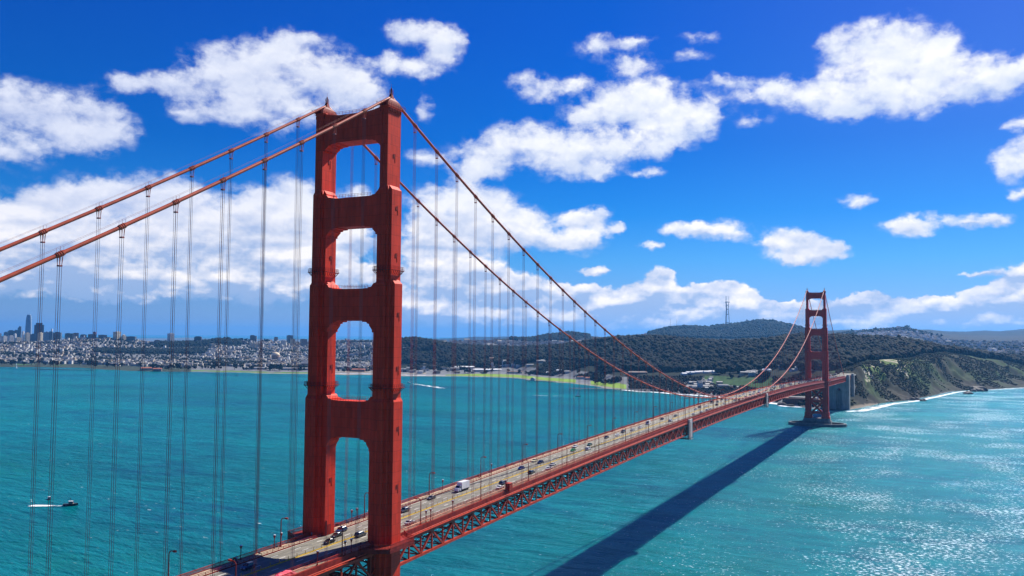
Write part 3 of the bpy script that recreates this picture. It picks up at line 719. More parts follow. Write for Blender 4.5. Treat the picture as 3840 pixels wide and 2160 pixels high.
# ------------------------------------------------------------------ vehicles
CARM = {}
def paint(name, c):
    if name not in CARM: CARM[name] = mat('car_paint_' + name.replace(' ', '_'), c, 0.28, 0.04, 0.7, spec=0.6)
    return CARM[name]
PAL = {'white': (0.78, 0.78, 0.77), 'silver': (0.45, 0.46, 0.47), 'black': (0.012, 0.012, 0.014), 'dark grey': (0.06, 0.065, 0.07), 'navy': (0.012, 0.025, 0.09),
       'blue': (0.02, 0.07, 0.30), 'green': (0.02, 0.30, 0.06), 'dark green': (0.015, 0.09, 0.05), 'cream': (0.70, 0.62, 0.36), 'red': (0.45, 0.03, 0.03), 'pale blue': (0.35, 0.5, 0.62)}
CARS = {}
def make_car(kind, colour):
    """kind: sedan, suv, van"""
    L, W, H = {'sedan': (4.7, 1.82, 1.44), 'suv': (4.8, 1.92, 1.76), 'van': (5.6, 2.05, 2.45)}[kind]
    t = thing('car' if kind != 'van' else 'van', 'x', 'car' if kind != 'van' else 'van')
    P = paint(colour, PAL[colour])
    belt = {'sedan': 0.92, 'suv': 1.08, 'van': 1.25}[kind]
    h = L / 2
    # body: side outline swept over the width, narrower towards bumpers
    out = {'sedan': [(-h, .35), (-h, .8), (-h + .75, belt), (h - 1.35, belt), (h - .1, .74), (h, .4)],
           'suv': [(-h, .4), (-h, 1.0), (-h + .25, belt), (h - 1.2, belt), (h - .1, .9), (h, .45)],
           'van': [(-h, .4), (-h, 1.1), (-h + .1, belt), (h - .8, belt), (h - .1, .95), (h, .45)]}[kind]
    m = MB(); vs = []; n = len(out)
    for yy, k in ((-W / 2, 0.98), (-W / 2 + .12, 1.0), (W / 2 - .12, 1.0), (W / 2, 0.98)):
        vs += [(yy, px * k, pz if k == 1 else min(pz, belt - .05) + (.03 if pz < .5 else 0)) for px, pz in out]
    fs = [tuple(range(n)), tuple(reversed(range(3 * n, 4 * n)))] + [(i * n + (k + 1) % n, i * n + k, (i + 1) * n + k, (i + 1) * n + (k + 1) % n) for i in range(3) for k in range(n)]
    m.add(vs, fs); body = m.build('car_body', P, t)
    # greenhouse in glass with a painted roof on it
    g = {'sedan': (-h + .75, -h + 1.45, h - 2.15, h - 1.3), 'suv': (-h + .3, -h + .6, h - 2.0, h - 1.15), 'van': (-h + .12, -h + .2, h - 1.45, h - .75)}[kind]
    m = MB(); z1 = H - .08; a, b = W / 2 - .06, W / 2 - .24
    m.add([(-a, g[0], belt), (a, g[0], belt), (a, g[3], belt), (-a, g[3], belt), (-b, g[1], z1), (b, g[1], z1), (b, g[2], z1), (-b, g[2], z1)],
          [(4, 5, 6, 7), (0, 1, 5, 4), (1, 2, 6, 5), (2, 3, 7, 6), (3, 0, 4, 7)])
    if kind == 'van':
        m.build('window_band', GLASS, t)
        m = MB(); m.box(-W / 2 + .02, W / 2 - .02, -h + .06, h - 1.7, belt - .02, H); m.build('cargo_box', P, t)
    else: m.build('window_band', GLASS, t)
    m = MB(); c = b + .02
    m.add([(-c, g[1] - .06, z1), (c, g[1] - .06, z1), (c, g[2] + .06, z1), (-c, g[2] + .06, z1), (-c + .1, g[1] + .08, H), (c - .1, g[1] + .08, H), (c - .1, g[2] - .08, H), (-c + .1, g[2] - .08, H)],
          [(3, 2, 1, 0), (4, 5, 6, 7), (0, 1, 5, 4), (1, 2, 6, 5), (2, 3, 7, 6), (3, 0, 4, 7)])
    for sx in (-1, 1):
        m.bar((sx * (a - .01), g[3], belt), (sx * (b + .01), g[2], z1), .09); m.bar((sx * (a - .01), g[0], belt), (sx * (b + .01), g[1], z1), .12)
        m.bar((sx * (a + .005), (g[0] + g[3]) / 2, belt), (sx * (b + .005), (g[1] + g[2]) / 2, z1), .09)
    m.build('car_roof', P, t)
    for sx in (-1, 1):
        for sy in (-1, 1):
            m = MB(); x0, x1 = sx * (W / 2 - .2), sx * (W / 2 + .02); yc = sy * (h - .9)
            m.tube([(x0, yc, .33), (x1, yc, .33)], .34, 12); wl = m.build('wheel', TYRE, t)
        m = MB(); m.box(sx * .62 - .2, sx * .62 + .2, h - .16, h + .015, .6, .76); m.build('headlight', HEADL, t)
        m = MB(); m.box(sx * .66 - .18, sx * .66 + .18, -h - .012, -h + .1, .68, .82); m.build('tail_light', mat('tail_lens', (.35, .01, .01), .3, .05), t)
    return t
def place_car(kind, colour, x, y, label, group=None):
    key = (kind, colour)
    if key not in CARS:
        o = make_car(kind, colour); learn(o); CARS[key] = o
    else: o = copy_tree(CARS[key])
    z = dz(y); sl = (dz(y + 1) - dz(y - 1)) / 2
    o.location = (x, y, z + 0.006)
    # eastern (negative x) lanes come towards the camera, western lanes go away
    o.rotation_euler = (math.atan(sl), 0, 0) if x > 0.5 else (-math.atan(sl), 0, math.pi)
    tag(o, label, 'van' if kind == 'van' else 'car')
    if group: o['group'] = group
    elif 'group' in o: del o['group']
    return o
NEARC = [
 ('suv', 'navy', -3.9, -44.5, 'navy off-roader half in the shadow of the near tower leg on the road'),
 ('suv', 'navy', -7.4, 4.6, 'navy off-roader in the kerb lane between the near tower legs'),
 ('sedan', 'black', -4.7, -1.5, 'black car beside the navy off-roader between the near tower legs'),
 ('sedan', 'black', -1.6, -9.5, 'black car alone next to the yellow centre line, just before the near tower'),
 ('suv', 'dark grey', 2.2, 2.6, 'dark car half hidden behind the ocean side leg of the near tower'),
 ('sedan', 'silver', 7.8, 24.7, 'silver car beside the ocean side railing just beyond the near tower'),
 ('suv', 'dark grey', -4.4, 39.9, 'dark grey off-roader just beyond the near tower at the edge of its leg'),
 ('sedan', 'dark grey', -7.4, 64.4, 'dark grey car in the kerb lane ahead of the white box truck'),
 ('suv', 'navy', 5.0, 105.0, 'navy off-roader passing the white car near the red equipment box'),
 ('sedan', 'white', 8.0, 96.3, 'white car half hidden by the red equipment box on the railing'),
 ('sedan', 'blue', -4.6, 144.2, 'bright blue car in the middle lane behind the white box truck'),
 ('suv', 'black', 5.2, 134.8, 'black off-roader in the ocean side lanes under a street lamp'),
 ('sedan', 'cream', -8.0, 167.2, 'cream car in the kerb lane beyond the bright blue car'),
 ('sedan', 'navy', -3.4, 164.6, 'navy car side by side with the cream car'),
 ('sedan', 'white', 7.9, 149.4, 'white car leading the silver one in the ocean side lanes'),
 ('sedan', 'silver', 5.2, 160.5, 'silver car just ahead of the white one in the ocean side lanes'),
 ('sedan', 'green', -3.9, 210.1, 'bright green car, the only one of that colour on the bridge'),
 ('sedan', 'white', -8.2, 223.9, 'white car in the kerb lane just behind the bright green car'),
 ('suv', 'white', 2.0, 217.9, 'white off-roader next to the centre line opposite the bright green car'),
 ('sedan', 'dark green', -3.4, 234.6, 'dark green car following the bright green car'),
 ('sedan', 'black', -5.7, 269.8, 'black car leading a white one along the middle of the bridge'),
 ('sedan', 'white', -3.3, 283.6, 'white car right behind the leading black car'),
 ('suv', 'dark grey', -5.5, 301.0, 'dark grey off-roader seen behind a lamp post, third in its line'),
 ('sedan', 'silver', -3.2, 313.4, 'silver car fourth in the line behind the leading black car'),
 ('sedan', 'white', -3.5, 331.4, 'white car just ahead of the white delivery van'),
 ('van', 'white', -5.3, 355.4, 'white delivery van, tallest vehicle in the middle of the bridge'),
 ('sedan', 'black', -5.3, 390.4, 'black car across the road from the hanging work platform'),
 ('suv', 'white', 3.9, 380.8, 'white off-roader close to the nearer hanging work platform'),
 ('sedan', 'dark grey', -3.0, 418.9, 'lone dark grey car beyond the nearer hanging work platform'),
 ('sedan', 'silver', -3.3, 483.3, 'silver car by itself ahead of a dark one where the cables sag lowest'),
 ('suv', 'black', -5.0, 502.8, 'black off-roader behind the silver car where the cables sag lowest'),
 ('sedan', 'white', -2.0, 515.3, 'white car by the centre line where the cables sag lowest'),
 ('van', 'dark grey', -6.8, 556.6, 'dark grey van in the kerb lane where the cables dip'),
 ('sedan', 'dark green', -4.9, 571.2, 'dark green car behind the dark grey van'),
 ('suv', 'black', 2.6, 536.0, 'black off-roader by the centre line across from the dark grey van'),
 ('sedan', 'white', 4.4, 556.7, 'white car going away beside the dark grey van'),
 ('sedan', 'white', 5.6, 440.4, 'white car at the head of the ocean side queue beyond the first platform'),
 ('sedan', 'pale blue', 8.4, 455.5, 'pale blue car in the outer ocean side lane of the queue'),
 ('suv', 'white', 7.9, 476.9, 'white off-roader in the outer ocean side lane of the queue'),
 ('sedan', 'silver', 8.3, 488.3, 'silver car behind the white off-roader in the outer ocean side lane'),
]
for k in NEARC: place_car(*k)
random.seed(11)
FAR = []
GROUPS = {'white': 'small white car in the dense traffic near the far tower', 'silver': 'small silver car in the dense traffic near the far tower',
          'black': 'small black car in the dense traffic near the far tower', 'dark grey': 'small dark grey car in the dense traffic near the far tower',
          'pale blue': 'small pale blue car in the dense traffic near the far tower', 'navy': 'small navy car in the dense traffic near the far tower'}
for lane in (-8.0, -5.3, -2.2, 2.2, 5.2, 8.0):
    y = 585 + random.random() * 40
    while y < 1590:
        c = random.choice(['white'] * 5 + ['silver'] * 3 + ['black', 'dark grey', 'dark grey', 'pale blue', 'navy'])
        place_car(random.choice(['sedan', 'sedan', 'suv']), c, lane + random.uniform(-.3, .3), y, GROUPS[c], 'far %s cars in dense traffic' % c)
        y += random.uniform(13, 75) * (1.0 if y < 1000 else 0.62)
# box truck
t = thing('box_truck', 'white box truck with blue grey cab, the largest vehicle on the road', 'truck', (-4.4, 84.5, dz(84.5) + .006), math.pi)
m = MB(); m.box(-1.25, 1.25, -4.6, 2.1, 1.05, 3.95); bx = m.build('cargo_box', WHITE, t)
m = MB(); 
for xx in (-1.26, 1.22): m.box(xx, xx + .04, -4.62, -4.58, 1.05, 3.95)
m.box(-1.26, 1.26, 2.08, 2.14, 3.9, 3.98); m.build('box_edge_trim', mat('alu', (.5, .5, .5), .4, .05, metal=.6), bx)
m = MB(); m.box(-1.05, 1.05, -4.4, 3.6, .55, 1.02); m.build('chassis', TYRE, t)
m = MB(); P = [(2.3, .55), (2.3, 2.75), (3.3, 2.75), (3.75, 1.85), (4.75, 1.6), (4.85, .6)]
vs = [(-1.08, a, b) for a, b in P] + [(1.08, a, b) for a, b in P]; n = 6
m.add(vs, [tuple(range(n)), tuple(reversed(range(n, 2 * n)))] + [((i + 1) % n, i, n + i, n + (i + 1) % n) for i in range(n)]); cabo = m.build('truck_cab', mat('truck_cab_paint', (.62, .66, .72), .3, .05), t)
m = MB(); m.add([(-1.0, 3.345, 2.69), (1.0, 3.345, 2.69), (1.0, 3.755, 1.91), (-1.0, 3.755, 1.91)], [(0, 1, 2, 3)])
for sx in (-1, 1): m.box(*sorted((sx * 1.075, sx * 1.1)), 2.55, 3.3, 1.8, 2.55)
m.build('truck_window', GLASS, cabo)
for sx in (-1, 1):
    for yy in (-3.2, 3.7):
        m = MB(); m.tube([(sx * .8, yy, .5), (sx * 1.14, yy, .5)], .5, 14); m.build('wheel', TYRE, t)
    m = MB(); m.box(sx * .8 - .15, sx * .8 + .15, 4.78, 4.86, .95, 1.2); m.build('headlight', HEADL, t)
    m = MB(); m.box(*sorted((sx * 1.15, sx * 1.35)), 3.2, 3.3, 1.7, 2.3); m.build('wing_mirror', TYRE, t)

# ------------------------------------------------------------------ people on the walkway
SKIN = mat('skin', (.45, .27, .19), .6, .05, 5); HAIR = mat('hair', (.03, .02, .015), .7, .1, 5)
def make_person(jacket, trousers, stride):
    """one continuous skinned body; hair, top and trousers are its children"""
    me = bpy.data.meshes.new('person'); bm = bmesh.new()
    lay = bm.verts.layers.skin.verify()
    J = {}
    def v(n, p, r, root=False):
        q = bm.verts.new(p); q[lay].radius = (r, r); q[lay].use_root = root; J[n] = q
    def e(*L):
        for a, b in zip(L[:-1], L[1:]): bm.edges.new((J[a], J[b]))
    v('pel', (0, 0, .95), .13, True); v('waist', (0, 0, 1.1), .125); v('chest', (0, .01, 1.33), .155); v('neck', (0, .01, 1.5), .06); v('head', (0, .03, 1.60), .095); v('top', (0, .02, 1.72), .075)
    for s, k in ((-1, stride), (1, -stride)):
        n = 'l' if s < 0 else 'r'
        v(n + 'hip', (s * .09, 0, .88), .1); v(n + 'knee', (s * .1, k * .55, .48), .065); v(n + 'ank', (s * .1, k * .9 - .04, .09), .045); v(n + 'toe', (s * .11, k * .9 + .14, .045), .04)
        v(n + 'sho', (s * .17, .01, 1.40), .07); v(n + 'elb', (s * .24, -k * .35 - .02, 1.12), .048); v(n + 'wri', (s * .23, -k * .6 + .06, .90), .034); v(n + 'hand', (s * .225, -k * .65 + .09, .80), .03)
        e('pel', n + 'hip', n + 'knee', n + 'ank', n + 'toe'); e('chest', n + 'sho', n + 'elb', n + 'wri', n + 'hand')
    e('pel', 'waist', 'chest', 'neck', 'head', 'top')
    bm.to_mesh(me); bm.free()
    o = bpy.data.objects.new('person', me); COL.objects.link(o)
    o.modifiers.new('Skin', 'SKIN'); sd = o.modifiers.new('Sub', 'SUBSURF'); sd.levels = 1; sd.render_levels = 1
    me.materials.append(SKIN)
    # clothes: sleeves, top and trousers as slightly larger skinned shells
    m = MB(); m.lathe([(.19, .84), (.18, 1.1), (.22, 1.36), (.15, 1.47), (.075, 1.5)], 10)
    for s, k in ((-1, stride), (1, -stride)): m.tube([(s * .17, .01, 1.42), (s * .245, -k * .35 - .02, 1.12), (s * .235, -k * .58 + .05, .93)], [.09, .068, .05], 8)
    m.build('jacket', jacket, o)
    m = MB()
    for s, k in ((-1, stride), (1, -stride)): m.tube([(s * .075, 0, .98), (s * .1, k * .55, .48), (s * .1, k * .9 - .04, .1)], [.13, .088, .065], 8)
    m.build('trousers', trousers, o)
    m = MB(); m.lathe([(.1, 1.6), (.108, 1.68), (.085, 1.76), (.02, 1.79)], 10, (0, .0, 0)); m.build('hair', HAIR, o)
    return o
JK = {'black': (.015, .015, .018), 'white': (.75, .74, .72), 'maroon': (.22, .02, .03), 'blue': (.03, .06, .25), 'grey': (.18, .18, .19)}
PEOPLE = [('black', -10.9, -43.3, 'person in black strolling ahead of two others before the near tower'), ('maroon', -11.6, -41.8, 'person in a maroon jacket walking beside the one in black before the near tower'),
 ('white', -11.9, -40.9, 'person in a white top nearest the bay railing before the near tower'), ('grey', -11.6, -6.2, 'person in grey standing at the foot of the bay side tower leg'),
 ('blue', -12.2, 14.0, 'person in a blue jacket beside the bay side tower leg, towards the far end'),
 ('white', -11.3, 47.5, 'person in white walking just past the near tower with a companion'), ('white', -12.0, 48.6, 'companion in white next to the bay railing just past the near tower'),
 ('black', -11.9, 113.0, 'lone person in black on the bay walkway near the second lamp'), ('blue', -11.7, 140.5, 'person in blue in the pair between the second and third lamps'),
 ('black', -12.0, 142.0, 'person in black in the pair between the second and third lamps'), ('black', -11.9, 166.0, 'lone person in black near the third bay side lamp'),
 ('maroon', -11.6, 186.0, 'person in maroon in the pair before the fourth bay side lamp'), ('maroon', -12.0, 187.2, 'second person in maroon, closer to the railing, before the fourth lamp'),
 ('black', -11.8, 236.0, 'small figure in black far along the bay walkway')]
made = {}
for i, (c, x, y, lb) in enumerate(PEOPLE):
    k = (c,)
    if k not in made:
        o = make_person(mat('cloth_' + c, JK[c], .8, .1, 4), mat('denim', (.03, .04, .08), .85, .1, 4), .3); learn(o); made[k] = o
    else: o = copy_tree(made[k])
    o.location = (x, y, dz(y) + .22); o.rotation_euler = (0, 0, random.choice((0, math.pi)) + random.uniform(-.4, .4))
    tag(o, lb, 'person', 'people on the bay side walkway')

# ------------------------------------------------------------------ things fixed or left on the bridge
TARP = mat('red_tarp', (.75, .05, .10), .5, .2, .8, bump=.6, bscale=1.5)
def tarp(x, y, L, W, H, lb):
    t = thing('tarp_bundle', lb, 'tarp', (x, y, dz(y) + .24), 0, 'red tarps left on the ocean side walkway')
    m = MB(); n, k = 9, 7; vs = []
    for i in range(n):
        for j in range(k):
            u, v2 = i / (n - 1), j / (k - 1)
            z = H * (math.sin(math.pi * u) ** .5) * (math.sin(math.pi * v2) ** .6) * random.uniform(.65, 1.1) if 0 < i < n - 1 and 0 < j < k - 1 else 0
            vs.append(((v2 - .5) * W * random.uniform(.9, 1.05), (u - .5) * L, z))
    m.add(vs, [(i * k + j, i * k + j + 1, (i + 1) * k + j + 1, (i + 1) * k + j) for i in range(n - 1) for j in range(k - 1)])
    m.build('tarp_sheet', TARP, t)
    m = MB()
    for yy in (-L / 4, L / 4): m.tube([(-W / 2, yy, .05), (-W / 4, yy, H * .95), (W / 4, yy, H * .95), (W / 2, yy, .05)], .03, 5)
    m.build('tie_rope', ROPE, t)
tarp(11.3, -46.5, 9.5, 2.4, 1.5, 'long red tarp bundle on the ocean side walkway at the near end')
tarp(11.2, -21.5, 3.2, 1.6, .8, 'small red tarp by the lamp before the near tower')
t = thing('equipment_box', 'rust red equipment box standing on the ocean side railing beyond the near tower', 'equipment box', (13.2, 94.5, dz(94.5)))
m = MB(); m.box(-1.0, 1.0, -1.5, 1.5, -.2, 2.9); m.build('box_case', PAINT2, t)
m = MB(); m.box(-1.1, 1.1, -1.6, 1.6, 2.9, 3.1); m.build('box_lid', PAINT, t)
m = MB(); m.box(1.001, 1.03, -1.1, -.1, .1, 2.6); m.box(1.001, 1.03, .1, 1.1, .1, 2.6); m.build('box_door', PAINT, t)
TARPP = mat('pale_sheeting', (.62, .50, .45), .8, .12, .3, streak=.2)
def platform(y, lb):
    t = thing('hanging_work_platform', lb, 'work platform', (0, y, dz(y)), 0, 'work platforms hung under the bridge')
    m = MB(); m.box(14.95, 15.9, -4.6, 4.6, -12.4, 1.2); m.build('side_sheeting', TARPP, t)
    m = MB()
    for xx in (14.6, 16.2):
        for yy in (-4.8, 4.8): m.bar((xx, yy, -13), (xx, yy, 1.7), .22)
    for yy in (-9.5, -4.9):
        m.bar((14.6, yy, -13), (14.6, yy, -1), .25); m.bar((17.0, yy, -13), (17.0, yy, -1), .25)
        m.bar((14.6, yy, -1), (17, yy, -1), .25)
    for zz in (-12.6, -9.6, -6.6, -3.6): m.bar((14.6, -9.5, zz), (14.6, -4.9, zz), .2); m.bar((17, -9.5, zz), (17, -4.9, zz), .2)
    m.build('side_frame', mat('dark_steel', (.05, .03, .03), .6, .1), t)
    m = MB(); m.box(-17.4, 17.4, -5.5, 1.8, -13.3, -13.0)
    for xx in range(-17, 18, 3):
        for yy in (-5.4, 1.7): m.bar((xx, yy, -13), (xx, yy, -11.9), .1)
    for yy in (-5.4, 1.7): m.bar((-17.4, yy, -11.9), (17.4, yy, -11.9), .12)
    m.build('platform_deck', CONCD, t)
platform(392.8, 'pale sheeted work platform hung under the truss, the nearer of two')
platform(716.5, 'pale sheeted work platform hung under the truss, the farther of two')

# ------------------------------------------------------------------ boats and marks on the water
def hull(L, W, H, m):
    n = 9; vs = []
    for i in range(n):
        u = i / (n - 1); yy = (u - .5) * L; w2 = W / 2 * (min(1, (1 - u) * 2.4) ** .6 if u > .5 else .88 + .24 * u); sheer = H * (1 + .35 * u * u)
        w2 = max(w2, .04)
        vs += [(-w2, yy, sheer), (-w2 * .75, yy, 0), (0, yy, -.5 * (1 - u * .7)), (w2 * .75, yy, 0), (w2, yy, sheer)]
    fs = [(i * 5 + j, i * 5 + j + 1, (i + 1) * 5 + j + 1, (i + 1) * 5 + j) for i in range(n - 1) for j in range(4)] + [(4, 3, 2, 1, 0)]
    fs += [(i * 5 + 4, i * 5, (i + 1) * 5, (i + 1) * 5 + 4) for i in range(n - 1)]
    return m.add(vs, fs)
def motorboat(name, lb, loc, rot, L, W, mats, mast=True):
    t = thing(name, lb, 'motor boat', loc, rot)
    k = L / 9.0
    hull(L, W, 1.1 * k, m := MB()); m.build('hull', mats[0], t)
    m = MB(); m.prism([(-W * .36, -L * .12), (W * .36, -L * .12), (W * .34, L * .2), (-W * .34, L * .2)], 1.1 * k, 2.7 * k, [(-W * .33, -L * .1), (W * .33, -L * .1), (W * .28, L * .12), (-W * .28, L * .12)]); cb = m.build('cabin', mats[1], t)
    m = MB(); m.prism([(-W * .37, -L * .08), (W * .37, -L * .08), (W * .33, L * .185), (-W * .33, L * .185)], 1.75 * k, 2.4 * k, [(-W * .35, -L * .08), (W * .35, -L * .08), (W * .3, L * .16), (-W * .3, L * .16)]); m.build('cabin_window', GLASS, cb)
    m = MB(); m.prism([(-W * .38, -L * .16), (W * .38, -L * .16), (W * .33, L * .15), (-W * .33, L * .15)], 2.7 * k, 2.85 * k); m.build('cabin_roof', WHITE, t)
    if mast:
        m = MB(); m.bar((0, 0, 2.8 * k), (0, -.2, 5.0 * k), .14 * k); m.bar((-W * .3, -.1, 4.0 * k), (W * .3, -.1, 4.0 * k), .1 * k); m.box(-.4 * k, .4 * k, -.3 * k, .1 * k, 4.2 * k, 4.6 * k); m.build('mast', DARKG, t)
        m = MB()
        for yy in (-L * .45, -L * .2): m.bar((-W * .4, yy, 1.1 * k), (-W * .4, yy, 2.4 * k), .1); m.bar((W * .4, yy, 1.1 * k), (W * .4, yy, 2.4 * k), .1); m.bar((-W * .4, yy, 2.4 * k), (W * .4, yy, 2.4 * k), .1)
        m.build('stern_frame', DARKG, t)
    m = MB()
    for s in (-1, 1): m.tube([(s * W * .42, -L * .45, 1.5 * k), (s * W * .44, L * .1, 1.75 * k), (s * W * .2, L * .42, 2.1 * k)], .05 * k, 5)
    m.build('deck_rail', mats[1], t)
    return t
A0 = (-472, 249.5)
hd = math.atan2(-(30), 24)      # heading of the boat across the strait
motorboat('motor_boat', 'dark hulled fishing boat with a white wake behind it near the suspenders', (A0[0], A0[1], 0.25), rad(-52), 11.5, 3.6, (DARKG, mat('boat_tan', (.30, .22, .18), .6)))
motorboat('motor_boat', 'small dark boat with no wake just beyond the fishing boat', (-512, 258.8, 0.15), rad(-120), 7.5, 2.8, (DARKG, WHITE), False)
motorboat('motor_boat', 'white speedboat far out pulling a long wake past the near tower', (-1246, 1957, .3), rad(150), 13, 4.0, (WHITE, WHITE), False)
t = thing('sailing_boat', 'dark hulled sailing boat under one tall white sail in the bay', 'sailing boat', (-596, 1700.9, .3), rad(-75))
hull(13, 3.6, 1.3, m := MB()); m.build('hull', DARKG, t)
m = MB(); m.bar((0, 1, 1.3), (0, 1, 17), .22); m.bar((0, .8, 2.6), (0, -5.4, 2.8), .18); m.build('mast', mat('spar', (.3, .3, .3), .4), t)
m = MB(); m.add([(.05, .8, 3), (.5, -2.3, 2.95), (.1, -5.2, 2.9), (.05, .8, 16.5), (.6, -1.2, 9), (-.02, .8, 3), (.43, -2.3, 2.95), (.04, -5.2, 2.9), (-.02, .8, 16.5), (.53, -1.2, 9)],
             [(0, 1, 4), (1, 2, 4), (0, 4, 3), (2, 3, 4), (6, 5, 9), (7, 6, 9), (9, 5, 8), (8, 7, 9)]); m.build('main_sail', WHITE, t)
m = MB(); m.prism([(-1, -3), (1, -3), (.8, 1.8), (-.8, 1.8)], 1.4, 2.2); m.build('cabin', WHITE, t)
for lb, x, y, h, c in (('dark navigation buoy alone on the bay before the green shore', -1978, 2010, 9, DARKG), ('small dark buoy in the sun glitter off the beach', 252.4, 1414.6, 4.5, DARKG),
                    ('thin dark marker post near the airfield beach', -940, 2120, 5, DARKG)):
    t = thing('navigation_buoy', lb, 'buoy', (x, y, 0))
    k = h / 6
    m = MB(); m.lathe([(1.1 * k, -.6), (1.3 * k, .5), (1.0 * k, 1.2)], 12); m.build('float', c, t)
    m = MB()
    for q in range(4): m.bar((.8 * k * math.cos(q * 1.57), .8 * k * math.sin(q * 1.57), 1), (.25 * k * math.cos(q * 1.57), .25 * k * math.sin(q * 1.57), 5 * k), .14 * k)
    m.build('buoy_frame', c, t)
    m = MB(); m.lathe([(.35 * k, 5 * k), (.4 * k, 5.6 * k), (.1 * k, 6 * k)], 8); m.build('buoy_lamp', c, t)
t = thing('channel_light', 'slim white light tower standing in the water off the harbour wall', 'light tower', (-3099.6, 1970.4, 0))
m = MB(); m.lathe([(3.4, -1), (3.2, 2), (1.6, 2.4), (1.2, 15)], 10); m.build('tower_shaft', WHITE, t)
m = MB(); m.lathe([(1.9, 15), (1.9, 15.6), (1.2, 15.8), (1.2, 18), (.1, 19.5)], 10); m.build('lantern', WHITE, t)
def pier(name, lb, cat, pts, w_, z, m_, house=None):
    t = thing(name, lb, cat, (pts[0][0], pts[0][1], 0))
    q = [Vector((x - pts[0][0], y - pts[0][1], z)) for x, y in pts]
    m = MB(); pl = MB()
    for a, b in zip(q[:-1], q[1:]):
        m.bar(a, b, w_, 1.2); n = max(int((b - a).length / 9), 1)
        d = (b - a).normalized(); nr = Vector((-d.y, d.x, 0)) * w_ * .42
        for k in range(n + 1):
            for s in (-1, 1):
                p = a + (b - a) * k / n + nr * s; pl.bar((p.x, p.y, -3), (p.x, p.y, z - .6), .7)
    m.build('pier_deck', m_, t); pl.build('piling_lattice', m_, t)
    if house:
        hx, hy, hw, hl, hh = house; h = MB(); h.box(hx - hw, hx + hw, hy - hl, hy + hl, z + .6, z + hh); bd = h.build('pier_house', mat('house_grey', (.45, .45, .45), .7), t)
        h = MB(); h.extrude_y([(hx - hw - .6, z + hh), (hx + hw + .6, z + hh), (hx, z + hh + 3)], hy - hl - .5, hy + hl + .5); h.build('house_roof', mat('roof_grey', (.2, .2, .21), .7), bd)
pier('wharf', 'dark wooden wharf with a long bend reaching out from the green point', 'wharf', [(-707, 1916), (-640, 1941), (-560, 1966), (-470, 1990)], 14, 5.0, CONCD)
pier('rescue_pier', 'low pier with a pale boathouse along the airfield beach', 'pier', [(-985, 2232), (-940, 2240), (-893, 2250)], 9, 4.0, CONCD, (22, 6, 7, 6, 7))
pier('harbour_wall', 'thin dark breakwater lying off the marina', 'breakwater', [(-2962, 1944), (-2880, 1958), (-2795, 1975), (-2700, 2010)], 8, 2.4, CONCD)

